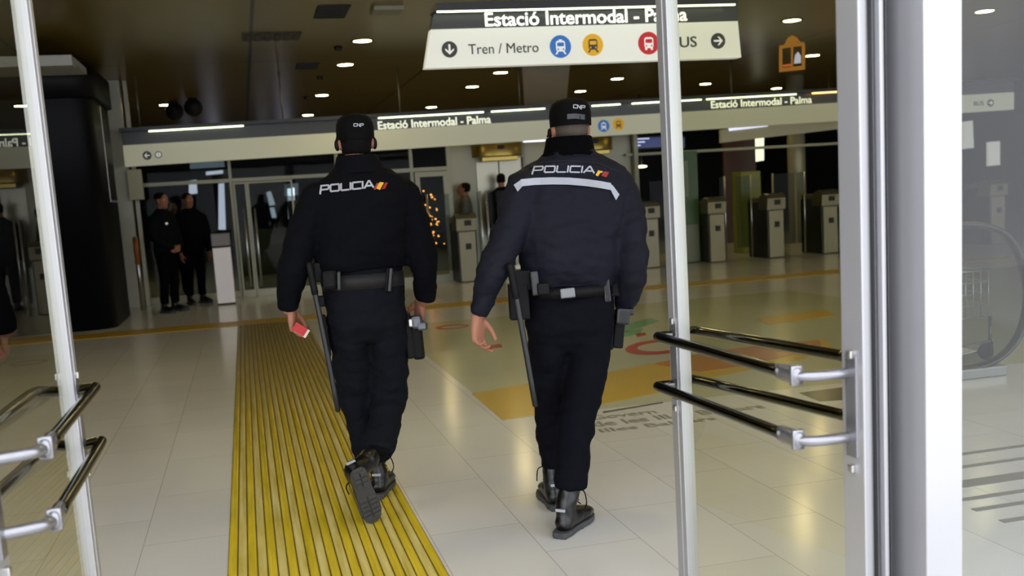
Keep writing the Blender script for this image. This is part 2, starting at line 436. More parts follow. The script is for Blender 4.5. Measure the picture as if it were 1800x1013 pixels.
# ------------------------------------------------------------------ floor markings
def tact_mat(name, rib):
    M = bpy.data.materials.new(name); M.use_nodes = True; nt = M.node_tree; b = nt.nodes['Principled BSDF']
    tc = nt.nodes.new('ShaderNodeTexCoord'); nz = nt.nodes.new('ShaderNodeTexNoise'); nz.inputs['Scale'].default_value = 9; nz.inputs['Detail'].default_value = 6
    mp = nt.nodes.new('ShaderNodeMapping'); mp.inputs['Scale'].default_value = (3, .25, 1)
    nt.links.new(tc.outputs['Object'], mp.inputs[0]); nt.links.new(mp.outputs[0], nz.inputs['Vector'])
    rp = nt.nodes.new('ShaderNodeValToRGB'); nt.links.new(nz.outputs['Fac'], rp.inputs[0])
    rp.color_ramp.elements[0].position = .3; rp.color_ramp.elements[1].position = .7
    rp.color_ramp.elements[0].color = lin('#94822a' if rib else '#94800f'); rp.color_ramp.elements[1].color = lin('#b0a164' if rib else '#b0981f')
    nt.links.new(rp.outputs[0], b.inputs['Base Color']); b.inputs['Roughness'].default_value = .36
    return M
M_tr = tact_mat('tactile_worn_rib', True); M_ty = tact_mat('tactile_yellow', False)
M_tg = mat('tactile_groove', '#6a5a1c', .6, var=.2, scale=14)
X0, X1, N = -.197, .645, 21
def tactile(b, x0, x1, y0, y1, n, mi0):
    box(b, (x0, y0, .0005), (x1, y1, .003), 0, 2)
    p = (x1 - x0) / n
    for i in range(n):
        xa = x0 + p * i + .0016; xb = x0 + p * (i + 1) - .0016
        rings = []
        for y in (y0, y1):
            rings.append([V((xa, y, .003)), V((xa + .003, y, .0075)), V((xb - .003, y, .0075)), V((xb, y, .003))])
        loft(b, rings, mi=i % 2)
b = B(); tactile(b, X0, X1, 2.5, 13.7, N, 0)
solo('tactile_paving', b, [M_ty, M_tr, M_tg], 'ribbed yellow tactile strip running straight into the hall under the left officer', 'tactile paving')
b = B()
for x0, x1 in ((-8.0, 14.5),):
    for i in range(4):
        box(b, (x0, 13.72 + i * .145, .0005), (x1, 13.72 + i * .145 + .135, .006), .002, 0)
solo('tactile_paving', b, [mat('tactile_far', '#a5820e', .35, var=.12, scale=3)], 'yellow tactile strip crossing the hall in front of the ticket gates', 'tactile paving')
# dark grip strips outside the right-hand side pane's view
for k, (y, w) in enumerate(((3.55, .04), (3.72, .04), (3.86, .04), (4.06, .10), (4.30, .04), (4.5, .04))):
    b = B(); obox(b, V((4.5, y, .0015)), V((1.6, 0, 0)), V((0, w / 2, 0)), V((0, 0, .0012)))
    solo('floor_grip_strip', b, [mat('grey_grip', '#77776f', .6, var=.1)], 'wide grey grip strip among the thin ones on the floor behind the right side pane' if w > .05 else 'thin grey grip strip on the floor behind the right side pane', 'floor marking', 'grip strips on the floor')
# the big printed map stuck to the floor
def fpoly(b, pts, z, mi):
    vs = [b.verts.new((at_z(x, y, 0).x, at_z(x, y, 0).y, z)) for x, y in pts]
    lo = [b.verts.new((v.co.x, v.co.y, z - .0008)) for v in vs]
    b.faces.new(vs).material_index = mi
    for i in range(len(vs)):
        j = (i + 1) % len(vs); b.faces.new((vs[i], lo[i], lo[j], vs[j])).material_index = mi
b = B()
q1 = at_z(1165, 708, 0); q0 = V((1.54, 6.52, 0)); dq = (q1 - q0); q2 = q0 + dq * (5.2 / dq.x)
vs = [b.verts.new((p[0], p[1], .0010)) for p in ((q0.x, q0.y), (q2.x, q2.y), (q2.x, 12.2), (1.54, 12.2))]; lo = [b.verts.new((v.co.x, v.co.y, .0002)) for v in vs]
b.faces.new(vs)
for i in range(4): b.faces.new((vs[i], lo[i], lo[(i + 1) % 4], vs[(i + 1) % 4]))
fpoly(b, [(829, 692), (941, 673), (1064, 656), (1167, 636), (1216, 624), (1335, 607), (1450, 597), (1470, 617), (1377, 640), (1245, 666), (1171, 689), (1056, 712), (937, 730), (884, 739)], .0020, 1)
fpoly(b, [(1150, 640), (1230, 622), (1350, 606), (1440, 598), (1445, 612), (1330, 640), (1230, 655)], .0028, 4)
def ell(cx, cy, rx, ry, n=28, tilt=-.07):
    return [(cx + rx * math.cos(t), cy + ry * math.sin(t) + tilt * rx * math.cos(t)) for t in [2 * PI * i / n for i in range(n)]]
fpoly(b, ell(1155, 611, 56, 13), .0028, 2); fpoly(b, ell(1160, 610, 40, 7.5), .0036, 0)
fpoly(b, ell(795, 575, 30, 4), .0028, 2); fpoly(b, ell(797, 575, 22, 2), .0036, 0)
fpoly(b, [(845, 609), (880, 605), (884, 611), (850, 615)], .0028, 2)
fpoly(b, [(1085, 575), (1140, 560), (1160, 565), (1100, 585)], .0028, 3)
fpoly(b, [(1060, 590), (1130, 578), (1125, 588), (1066, 598)], .0028, 3)
fpoly(b, [(1066, 573), (1085, 570), (1088, 577), (1070, 580)], .0028, 2)
fpoly(b, [(1118, 588), (1134, 585), (1136, 590), (1120, 593)], .0028, 2)
fpoly(b, [(1405, 691), (1500, 679), (1500, 703), (1440, 706)], .0020, 5)
fpoly(b, [(1060, 724), (1165, 707), (1166, 709), (1060, 727)], .0020, 5)
fpoly(b, [(1330, 560), (1450, 545), (1470, 555), (1350, 572)], .0028, 1)
fm = solo('floor_sticker', b, [mat('vinyl_pale_green', '#b4b598', .18, var=.08, scale=2), mat('vinyl_yellow', '#c4a010', .2, var=.12, scale=2), mat('vinyl_red', '#b03a22', .2),
     mat('vinyl_green', '#6f9f74', .2), mat('vinyl_ochre', '#b87a24', .2, var=.2, scale=4), mat('vinyl_dark', '#55594a', .2, var=.2)],
     'large printed floor map with a yellow band and red rings, right of the officers', 'floor sticker')
M_ftext = mat('floor_print', '#85857e', .3)
fx0 = at_z(1046, 738, 0); fx1 = at_z(1192, 722, 0); ang = math.atan2(fx1.y - fx0.y, fx1.x - fx0.x)
for t_, px, py, sz, wd in (('Govern', 1042, 739, .17, .44), ('de les Illes Balears', 1046, 751, .19, 1.15), ('Illes', 1058, 761, .14, .75)):
    if t_ == 'Illes': t_ = 'Illes Balears'
    tb = text_mesh(t_, sz, .0004, .014, wd); p = at_z(px, py, 0)
    for w_ in words(tb, sz * .13):
        bmesh.ops.transform(w_, matrix=Matrix.Translation((p.x, p.y, .0012)) @ Matrix.Rotation(ang, 4, 'Z'), verts=w_.verts)
        obj('lettering', w_, M_ftext, fm)

# ------------------------------------------------------------------ ceiling fittings
G = 'round downlights in the metal ceiling'
def rel(px, py): return at_z(px, py, ZC)
lamp_px = [(1392, 35, 'right of the big hanging sign'), (1731, 19, 'at the top right, seen through the side pane'), (1428, 97, 'beside the orange sticker'),
   (637, 71, 'nearest of the row left of the big sign'), (607, 113, 'second of the row left of the big sign'), (566, 167, 'third of the row left of the big sign'), (541, 202, 'farthest of the row left of the big sign'),
   (291, 184, 'on the far left above the arrow signs'), (830, 152, 'middle of the row just under the big sign'), (758, 188, 'farthest below the left half of the big sign'),
   (880, 127, 'nearest of the row just under the big sign'), (1085, 138, 'nearest one right of the right officer\'s cap'), (1020, 160, 'middle of the row just above the right officer\'s cap'),
   (1240, 147, 'seen through the right door leaf above the far lettering'), (970, 177, 'farthest, touching the right officer\'s cap'), (1365, 155, 'far right above the far sign beam')]
lamp0 = None
def place_lamp(x, y, label):
    global lamp0
    if lamp0 is None:
        t = thing('downlight', label, 'ceiling light', (0, 0, 0), G)
        b = B(); n = 28
        loft(b, [ering(V((0, 0, -.0)), V((.135, 0, 0)), V((0, .135, 0)), n), ering(V((0, 0, -.015)), V((.13, 0, 0)), V((0, .13, 0)), n), ering(V((0, 0, -.012)), V((.108, 0, 0)), V((0, .108, 0)), n), ering(V((0, 0, -.004)), V((.105, 0, 0)), V((0, .105, 0)), n)])
        obj('trim_ring', b, M_trim, t, off=V((0, 0, 0)))
        b = B(); cyl(b, (0, 0, -.010), .103, .004, n); obj('diffuser', b, M_lamp, t, off=V((0, 0, 0)))
        lamp0 = t; o = t
    else:
        o = lamp0.copy(); COL.objects.link(o)
        for ch in list(lamp0.children):
            c = ch.copy(); COL.objects.link(c); c.parent = o
    o.location = (x, y, ZC); o.scale = (1.15, 1.15, 1.0); o['label'] = label; return o
for px, py, w in lamp_px:
    p = rel(px, py); place_lamp(p.x, p.y, 'lit round downlight in the ceiling, ' + w)
for yy in (4.6, 7.4, 10.2):  # rows added out of view to brighten the near floor
    for xx in (-1.27, 1.73, 4.6, 7.45): place_lamp(xx, yy, 'added unseen downlight in the ceiling above the entrance, nearer than the big hanging sign')
# vents and fittings
def ceil_box(name, x, y, w, d, h, m_, label, cat, group=None):
    t = thing(name, label, cat, (x, y, ZC), group)
    b = B(); box(b, (x - w / 2, y - d / 2, ZC - h), (x + w / 2, y + d / 2, ZC), .004)
    obj('frame', b, M_trim, t)
    b = B()
    for i in range(6):
        yy = y - d / 2 + .03 + (d - .06) * i / 5
        box(b, (x - w / 2 + .02, yy - .008, ZC - h - .01), (x + w / 2 - .02, yy + .008, ZC - h + .002))
    obj('slat', b, m_, t)
    return t
def vent(px, py, w, d, label):
    p = rel(px, py)
    t = thing('air_vent', label, 'vent', p, 'black square air vents')
    b = B(); box(b, (p.x - w / 2, p.y - d / 2, ZC - .012), (p.x + w / 2, p.y + d / 2, ZC), .003); obj('grille_plate', b, M_black, t)
    b = B()
    for i in range(7):
        yy = p.y - d / 2 + d * (i + .5) / 7; box(b, (p.x - w / 2 + .02, yy - .012, ZC - .022), (p.x + w / 2 - .02, yy + .012, ZC - .012))
    obj('slat', b, mat('vent_slat', '#151412', .6), t)
vent(583, 20, .36, .75, 'black air vent in the ceiling nearest the top edge'); vent(540, 115, .34, .7, 'smaller looking black air vent near the row of downlights on the left')
for px, py, w, d, lab in ((680, 14, .34, .35, 'pale flat ceiling lamp, unlit, beside the nearer vent'),):
    p = rel(px, py); b = B(); box(b, (p.x - w / 2, p.y - d / 2, ZC - .05), (p.x + w / 2, p.y + d / 2, ZC), .01)
    solo('ceiling_box', b, [mat('pale_box', '#8a8878', .5)], lab, 'ceiling light')
p = rel(480, 63); b = B(); box(b, (p.x - .38, p.y - .28, ZC - .015), (p.x + .34, p.y + .28, ZC), .004)
for i in range(6): box(b, (p.x - .34 + .12 * i, p.y - .24, ZC - .028), (p.x - .28 + .12 * i, p.y + .24, ZC - .015), .003)
solo('ceiling_grille', b, [mat('dim_grille', '#3c392c', .5, .5)], 'wide dim slatted grille set in the ceiling at upper left', 'vent')
for px, py, lab in ((305, 178, 'left'), (338, 171, 'right')):
    p = rel(px, py + 2); b = B(); ball(b, (p.x, p.y, ZC - .17), .17, (1, 1, 1), 20, 12); cyl(b, (p.x, p.y, ZC - .06), .08, .06)
    solo('black_globe', b, [M_black], '%s one of two round black globes on the ceiling above the arrow signs' % lab, 'globe', 'black ceiling globes', smooth=True)
for px, py, lab in ((594, 82, 'between the nearest downlight and the vents'), (562, 134, 'just past the second downlight'), (539, 170, 'left of the third downlight')):
    p = rel(px, py); b = B(); cyl(b, (p.x, p.y, ZC - .05), .05, .05, 16, r2=.06); solo('smoke_detector', b, [M_black], 'small dark detector on the ceiling ' + lab, 'detector', 'ceiling detectors', smooth=True)
# lilac slab, its pale colour painting doorway daylight mirrored in the ceiling
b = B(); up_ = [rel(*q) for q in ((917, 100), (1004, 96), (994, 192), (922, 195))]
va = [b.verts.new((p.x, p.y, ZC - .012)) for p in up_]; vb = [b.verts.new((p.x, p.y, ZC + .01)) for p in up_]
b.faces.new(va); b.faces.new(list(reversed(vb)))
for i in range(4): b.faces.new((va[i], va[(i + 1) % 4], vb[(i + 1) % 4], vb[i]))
solo('ceiling_reflection', b, [mat('lilac_reflection', '#e6e6fb', .3, .1, var=.1, scale=2)], 'pale lilac patch painting daylight reflected in the ceiling above the right officer', 'painted reflection')

# ------------------------------------------------------------------ hanging signs
def disc(b, c, r, y0, th, n=28, mi=0):
    loft(b, [ering(V((c.x, y0, c.z)), V((r, 0, 0)), V((0, 0, r)), n), ering(V((c.x, y0 - th, c.z)), V((r, 0, 0)), V((0, 0, r)), n)], mi=mi)
def plate(b, pts, y0, th, mi=0):
    a = [b.verts.new((x, y0, z)) for x, z in pts]; c = [b.verts.new((x, y0 - th, z)) for x, z in pts]
    b.faces.new(a).material_index = mi; b.faces.new(list(reversed(c))).material_index = mi
    for i in range(len(a)):
        j = (i + 1) % len(a); b.faces.new((a[i], a[j], c[j], c[i])).material_index = mi
def rrect(x, z, w, h, r=.2, n=4):
    out = []
    r = min(w, h) * r
    for cx, cz, a0 in ((x + w / 2 - r, z + h / 2 - r, 0), (x - w / 2 + r, z + h / 2 - r, 90), (x - w / 2 + r, z - h / 2 + r, 180), (x + w / 2 - r, z - h / 2 + r, 270)):
        for i in range(n + 1):
            t = math.radians(a0 + 90 * i / n); out.append((cx + r * math.cos(t), cz + r * math.sin(t)))
    return out
def symbol(parent, px, py, Y, rpx, kind):
    c = at(px, py, Y); r = rpx * (V(c) - EYE).dot(fw) / FPX
    b = B(); y = c.y
    if kind in ('down', 'right', 'left'):
        disc(b, c, r, y, .006, mi=0); t = r * .17
        def rot(pts):
            k = {'down': -PI / 2, 'right': 0, 'left': PI}[kind]
            return [(c.x + x * math.cos(k) - z * math.sin(k), c.z + x * math.sin(k) + z * math.cos(k)) for x, z in pts]
        plate(b, rot([(-.62 * r, -t * .7), (.3 * r, -t * .7), (.3 * r, t * .7), (-.62 * r, t * .7)]), y - .006, .003, 1)
        plate(b, rot([(.64 * r, 0), (.12 * r, .55 * r), (-.12 * r, .55 * r), (.34 * r, 0), (-.12 * r, -.55 * r), (.12 * r, -.55 * r)]), y - .006, .004, 1)
        return obj('arrow_symbol', b, [M_ink, M_ring], parent)
    if kind == 'info':
        disc(b, c, r, y, .006, mi=0); disc(b, c, r * .72, y - .006, .003, mi=1)
        plate(b, rrect(c.x, c.z - r * .1, r * .2, r * .7), y - .009, .003, 0); disc(b, V((c.x, y, c.z + r * .42)), r * .13, y - .009, .003, mi=0)
        return obj('info_symbol', b, [M_ink, M_white], parent)
    mcol = {'train': M_blue, 'metro': M_yel, 'bus': M_red}[kind]
    g = M_ring if kind != 'metro' else M_ink
    disc(b, c, r, y, .006, mi=0)
    plate(b, rrect(c.x, c.z + r * .04, r * .86, r * .95, .25), y - .006, .003, 1)
    plate(b, rrect(c.x, c.z + r * .18, r * .64, r * .34, .15), y - .009, .003, 0)
    for s in (-1, 1):
        disc(b, V((c.x + s * r * .25, y, c.z - r * .24)), r * .08, y - .009, .003, 12, 0)
        if kind == 'bus': plate(b, rrect(c.x + s * r * .27, c.z - r * .5, r * .2, r * .2), y - .006, .003, 1)
        else: plate(b, [(c.x + s * r * .2, c.z - r * .42), (c.x + s * r * .36, c.z - r * .42), (c.x + s * r * .52, c.z - r * .68), (c.x + s * r * .36, c.z - r * .68)], y - .006, .003, 1)
    if kind == 'train':
        plate(b, rrect(c.x, c.z + r * .58, r * .3, r * .08), y - .006, .003, 1)
    return obj({'train': 'train_symbol', 'metro': 'metro_symbol', 'bus': 'bus_symbol'}[kind], b, [mcol, g], parent)
def line_text(parent, body, pL, pR, Y, cap_px, m_, bold=.012, ext=.004, name='lettering'):
    a, c = at(*pL, Y), at(*pR, Y); sz = cap_px * (a - EYE).dot(fw) / FPX / .70
    tb = text_mesh(body, sz, ext, bold, (c - a).length)
    for w_ in words(tb, sz * .13):
        stand_up(w_, a, math.atan2(c.z - a.z, c.x - a.x)); obj(name, w_, m_, parent)

Y = 9.7
sign = thing('hanging_sign', 'large hanging direction sign with Tren / Metro and BUS arrows over the two officers', 'sign', at(1025, 60, Y))
def quad_slab(b, px4, Y, th, mi=0):
    f = [at(x, y, Y) for x, y in px4]; vs = [b.verts.new(p) for p in f]; bk = [b.verts.new(p + V((0, th, 0))) for p in f]
    b.faces.new(vs).material_index = mi; b.faces.new(list(reversed(bk))).material_index = mi
    for i in range(4):
        j = (i + 1) % 4; b.faces.new((vs[i], vs[j], bk[j], bk[i])).material_index = mi
b = B(); quad_slab(b, [(747, 120), (1303, 101), (1297, 37), (757, 52)], Y, .12); obj('white_panel', b, M_white, sign)
b = B(); quad_slab(b, [(757, 52), (1297, 37), (1297, 5), (763, 18)], Y + .02, .1); obj('dark_band', b, M_dark, sign)
b = B(); quad_slab(b, [(764, 19), (1297, 6), (1297, -8), (766, 5)], Y - .13, .26); obj('hood', b, M_hood, sign)
b = B(); a_ = at(768, 20.5, Y - .11); c_ = at(1292, 8, Y - .11)
tube(b, [a_, a_.lerp(c_, .5), c_], .010); obj('light_tube', b, M_tube, sign, smooth=True)
for x in (850, 1200):
    b = B(); p = at(x, 0, Y + .05); cyl(b, (p.x, p.y, p.z), .012, ZC - p.z + .02, 10); obj('hanger_rod', b, M_trim, sign)
line_text(sign, 'Estació Intermodal - Palma', (853, 46), (1208, 36), Y + .018, 23, M_letter, .016)
line_text(sign, 'Tren / Metro', (824, 95.5), (947, 91.5), Y - .003, 17.5, M_ink, .0)
line_text(sign, 'BUS', (1180, 84), (1225, 82), Y - .003, 18, M_ink, .008)
for px, py, r, k in ((790, 87, 14, 'down'), (985, 82, 19.5, 'train'), (1042, 79, 19, 'metro'), (1140, 76, 19.5, 'bus'), (1262, 72, 13.5, 'right')): symbol(sign, px, py, Y - .002, r, k)

# the long sign beam over the gates
Y = 17.4
def zb(x): return 2.235 + (x + 1.69) * .0139
XA, XB = -1.70, 14.45
beam = thing('sign_beam', 'long pale sign beam with dark lit band spanning the hall above the ticket gates', 'sign', (6.4, Y, zb(6.4)))
def bslab(b, x0, x1, y0, y1, h0, h1, mi=0):
    c = [(x0, zb(x0)), (x1, zb(x1))]; vs = []
    for x, z in c:
        vs.append([V((x, y0, z + h0)), V((x, y1, z + h0)), V((x, y1, z + h1)), V((x, y0, z + h1))])
    loft(b, vs, mi=mi)
    for f in b.faces: f.smooth = False
b = B(); bslab(b, XA, XB, Y, Y + .16, 0, .325); obj('white_panel', b, M_beamw, beam)
b = B(); bslab(b, XA, XB, Y + .03, Y + .14, .325, .525); obj('dark_band', b, M_dark, beam)
b = B(); bslab(b, XA - .02, XB + .02, Y - .12, Y + .16, .525, .58); obj('hood', b, M_hood, beam)
for xa, xb in ((265, 428), (668, 850), (866, 958), (1042, 1090), (1112, 1232), (1242, 1398)):
    a_ = at(xa, 260, Y); c_ = at(xb, 220, Y)
    b = B(); tube(b, [V((a_.x, Y - .06, zb(a_.x) + .512)), V(((a_.x + c_.x) / 2, Y - .06, zb((a_.x + c_.x) / 2) + .512)), V((c_.x, Y - .06, zb(c_.x) + .512))], .010)
    obj('light_tube', b, M_tube, beam, smooth=True)
a_ = at(1425, 180, Y); b = B(); tube(b, [V((a_.x, Y - .06, zb(a_.x) + .512)), V((a_.x + .5, Y - .06, zb(a_.x + .5) + .512))], .010)
obj('light_tube', b, mat('amber_tube', '#ffffff', .4, emit='#ffb060', es=7), beam, smooth=True, label='amber light tube')
M_letter2 = mat('far_lit_letters', '#ffffff', .4, emit='#f4f6d8', es=.8)
line_text(beam, 'Estació Intermodal - Palma', (665, 227.5), (863, 216), Y + .028, 13.5, M_letter2, .014)
line_text(beam, 'Estació Intermodal - Palma', (1250, 190.5), (1427, 181), Y + .028, 12.5, M_letter2, .014)
line_text(beam, 'BUS', (1712, 186), (1729, 185), Y - .003, 7.5, M_ink, .008)
for px, py, r, k in ((258.5, 273.5, 7.5, 'left'), (278.5, 272, 6, 'info'), (1061, 221.5, 10.5, 'train'), (1087, 218.5, 10.5, 'metro'), (1741, 181, 6.5, 'right')): symbol(beam, px, py, Y - .002, r, k)
for px in (243, 497, 705, 917, 1290):
    x = at(px, 200, Y).x; b = B(); cyl(b, (x, Y + .08, zb(x) + .5), .014, ZC - zb(x) - .48, 10); obj('hanger_rod', b, M_trim, beam)

# second pale sign hanging beyond the beam
Y = 20.
s2 = thing('hanging_sign', 'smaller pale sign hanging beyond the beam, low on its right half', 'sign', at(1375, 230, Y))
b = B(); quad_slab(b, [(1268, 251), (1482, 226), (1482, 200), (1268, 228)], Y, .1); obj('sign_panel', b, mat('dim_sign', '#b0ab98', .5, emit='#c9c3a8', es=.12), s2)
b = B(); quad_slab(b, [(1282, 230), (1350, 222), (1350, 216), (1282, 223)], Y - .02, .04); obj('light_strip', b, mat('blue_white_strip', '#ffffff', .4, emit='#c8ccff', es=1.6), s2)
for px in (1290, 1460):
    p = at(px, 215, Y); b = B(); cyl(b, (p.x, Y + .05, p.z), .012, ZC - p.z + .02, 8); obj('hanger_rod', b, M_trim, s2)

# ------------------------------------------------------------------ far end: frames, glass, panels
YW = 18.25
def W(px, py, Y): return at(px, py, Y)
b = B(); box(b, (-1.93, 17.85, 0), (-1.70, 18.05, ZC), .006); box(b, (-1.66, 17.95, 0), (-1.60, 18.05, ZC), .003); struct('trim_5', b, mat('grey_post', '#b4b3a6', .4, .1, var=.08, scale=5))
b = B()
for x, w in ((-.15, .05), (1.62, .06), (2.90, .06), (3.56, .07)): box(b, (x - w / 2, YW - .006, .0), (x + w / 2, YW + .066, 2.75), .003)
box(b, (-1.62, YW, 1.93), (1.6, YW + .06, 1.99), .003); box(b, (1.6, YW, 1.93), (3.6, YW + .06, 2.0), .003)
box(b, (-1.62, YW, 0), (2.95, YW + .06, .11), .003)
struct('trim_6', b, M_frame)
b = B(); box(b, (-1.6, YW + .025, .1), (2.9, YW + .035, 2.75)); struct('window_4', b, M_far_glass)
# glazed door with its pair of long bar handles
def far_door(name, x0, x1, fr, handles=()):
    r = bpy.data.objects.new(name, None); COL.objects.link(r); r.location = ((x0 + x1) / 2, YW - .06, 0); r['kind'] = 'structure'
    b = B(); z1 = 1.92
    for a_, c_, e_, g_ in ((x0, x0 + fr, .0, z1), (x1 - fr, x1, 0, z1), (x0 + fr, x1 - fr, z1 - fr, z1), (x0 + fr, x1 - fr, .0, .12)): box(b, (a_, YW - .06, e_), (c_, YW - .015, g_), .002)
    obj('door_frame', b, M_frame, r)
    b = B(); box(b, (x0 + fr, YW - .042, .12), (x1 - fr, YW - .034, z1 - fr)); obj('glass_pane', b, M_far_glass, r)
    for hx in handles:
        b = B(); cyl(b, (hx, YW - .12, .17), .018, 1.31, 12)
        for z in (.35, 1.3): cyl(b, (hx, YW - .12, z), .01, .07, 8, 'Y')
        obj('bar_handle', b, M_steel, r, smooth=True)
far_door('door_3', -.12, .10, .03, (.015,)); far_door('door_4', .105, .85, .03, (.195,)); far_door('door_5', 2.94, 3.52, .085)
# dark fittings behind the glass, painted daylight reflections and daylit openings far away
YB = 43.
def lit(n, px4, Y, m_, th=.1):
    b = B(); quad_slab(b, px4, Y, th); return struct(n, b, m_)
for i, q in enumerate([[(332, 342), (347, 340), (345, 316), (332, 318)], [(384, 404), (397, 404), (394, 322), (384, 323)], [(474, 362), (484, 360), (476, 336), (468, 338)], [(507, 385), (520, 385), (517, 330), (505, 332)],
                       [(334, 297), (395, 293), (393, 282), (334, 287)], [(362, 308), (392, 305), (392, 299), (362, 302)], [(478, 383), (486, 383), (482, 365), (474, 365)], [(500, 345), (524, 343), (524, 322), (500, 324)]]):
    lit('window_%d' % (5 + i), q, 40.0, M_day if i not in (4, 7) else mat('dim_daylight_reflection', '#ffffff', .5, emit='#8fa0b4', es=.35))  # glowing slabs paint the outdoor daylight mirrored in the glass wall
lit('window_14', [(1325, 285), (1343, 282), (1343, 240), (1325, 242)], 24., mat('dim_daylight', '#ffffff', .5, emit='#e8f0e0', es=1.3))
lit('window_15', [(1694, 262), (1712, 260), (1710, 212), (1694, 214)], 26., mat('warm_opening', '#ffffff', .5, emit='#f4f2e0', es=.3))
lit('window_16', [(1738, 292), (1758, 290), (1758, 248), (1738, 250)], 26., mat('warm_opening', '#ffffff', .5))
for x0_, x1_, z1_ in ((-.2, .95, 1.0), (1.0, 1.55, 1.6)):
    b = B(); box(b, (x0_, 24, 0), (x1_, 24.5, z1_), .01); box(b, (x0_ + .05, 23.98, .1), (x1_ - .05, 24, z1_ - .1), .004); solo('dark_cabinet', b, [mat('dim_grey_cabinet', '#4c4d48', .5)], 'dim grey cabinet standing far behind the glass doors with long bar handles', 'cabinet', 'cabinets far behind the glass')
# warm fairy lights
b = B()
for i in range(46):
    t = random.random(); z = .55 + t * 1.05; x = 3.43 + (random.random() - .5) * .34 * (1.5 - t)
    ball(b, (x + .02, 19.6 + random.random() * .4, z * 1.02), .011 + .010 * random.random(), (1, 1, 1), 6, 5)
tube(b, [V((3.43, 19.8, 0)), V((3.43, 19.8, .8)), V((3.43, 19.8, 1.65))], .012, 6, mi=1)
for z in range(12): tube(b, [V((3.25 + .02 * (z % 3), 19.8, .5 + z * .1)), V((3.4, 19.6, .55 + z * .1)), V((3.6, 19.8, .6 + z * .1))], .003, 5, mi=1)
fl = solo('fairy_lights', b, [M_fairy, M_black], 'string of small warm fairy lights glowing behind the framed glass door', 'fairy lights'); fl['kind'] = 'stuff'
# beige wall with lift
b = B(); box(b, (3.70, 19.0, 0), (4.21, 19.2, 2.75), .005); box(b, (5.11, 19.0, 0), (7.24, 19.2, 2.75), .005); box(b, (4.21, 19.0, 2.12), (5.11, 19.2, 2.75), .003)
for x in (5.14, 6.2): box(b, (x, 18.98, 0), (x + .03, 19.01, 2.75), .002)
struct('wall_partition', b, M_beige)
b = B(); box(b, (4.23, 19.07, 0), (4.65, 19.11, 2.12), .003); box(b, (4.67, 19.07, 0), (5.09, 19.11, 2.12), .003); struct('door_6', b, mat('lift_door', '#a8a493', .3, .5, var=.05, scale=3))
def canopy(xc, w, z0, z1, label):
    t = thing('lift_canopy', label, 'canopy', (xc, 18.95, z0), 'brass lift canopies')
    b = B(); rings = []
    for z in (z0, z0 + .02, z1): rings.append([V((xc + w / 2 * math.cos(a), 18.99 - .32 * math.sin(a), z)) for a in [PI * i / 24 for i in range(25)]])
    loft(b, rings); obj('drum', b, M_gold, t)
    b = B(); obox(b, V((xc, 18.66, z0 + .16)), V((.06, 0, 0)), V((0, .012, 0)), V((0, 0, .035)), .004); obj('display', b, M_black, t)
    b = B(); box(b, (xc - w * .36, 18.75, z0 - .08), (xc + w * .36, 18.99, z0), .01); obj('soffit', b, M_gold, t)
canopy(4.62, .94, 2.14, 2.65, 'rounded brass canopy over the lift door, between the two officers')
canopy(6.42, .87, 2.16, 2.65, 'rounded brass canopy half hidden behind the right officer\'s cap')
b = B(); p0 = at(921, 250, 17.48); p1 = at(958, 242, 17.48); box(b, (p0.x, 17.46, p0.z), (p1.x, 17.54, zb(p0.x) + .012), .003); solo('lit_display', b, [mat('cool_strip', '#ffffff', .4, emit='#e6e8ff', es=2)], 'small bright white display strip under the beam left of the right officer\'s ear', 'display')
# departure screens
for px0, px1, lab in ((1113, 1166, 'blue departure screen left of the door edge, under the beam'), (1166, 1206, 'blue departure screen hidden in part by the free edge of the right door')):
    p0 = at(px0, 264, 18.9); p1 = at(px1, 238, 18.9)
    t = thing('departure_screen', lab, 'screen', ((p0.x + p1.x) / 2, 18.9, p0.z), 'departure screens')
    b = B(); box(b, (p0.x, 18.88, p0.z), (p1.x - .02, 18.98, p1.z), .006); obj('casing', b, M_black, t)
    b = B(); box(b, (p0.x + .03, 18.872, p0.z + .03), (p1.x - .05, 18.882, p1.z - .03)); obj('screen_face', b, mat('screen_blue', '#0a1030', .3, emit='#34408c', es=.35), t)
    b = B()
    for k in range(3):
        z = p0.z + .07 + k * .06; box(b, (p0.x + .05, 18.866, z), (p0.x + .14 + .09 * ((k * 7) % 3), 18.872, z + .022))
    obj('screen_rows', b, mat('screen_white', '#ffffff', .4, emit='#b8c4ff', es=.8), t)
b = B(); box(b, (7.1, 18.9, 2.02), (12.5, 19.0, 2.07), .003); box(b, (7.25, 18.85, 0), (7.33, 19.0, 2.7), .003); struct('trim_7', b, M_frame)
b = B(); cyl(b, (11.85, 21, 0), .19, ZC, 28); struct('column_1', b, mat('pale_column', '#a7a08a', .35, .2), smooth=True)
b = B(); box(b, (10.9, 22.6, 0), (11.7, 22.7, 2.9), .005); struct('wall_panel', b, mat('russet_panel', '#4a2a20', .4, var=.2, scale=2))
# a lamp on the ceiling of the dark room behind the gates
for px, py, w in ((1128, 293, 'in the dark opening right of the right officer'),):
    p = at(px, py, 24); t = thing('wall_lamp', 'oval lit lamp ' + w, 'lamp', p); b = B(); ball(b, p, .14, (1, .5, .22)); obj('lamp_glow', b, mat('dim_lamp', '#ffffff', .5, emit='#fff0c8', es=4), t)
    b = B(); cyl(b, (p.x, p.y, p.z), .015, ZC - p.z, 8); obj('lamp_stem', b, M_black, t)
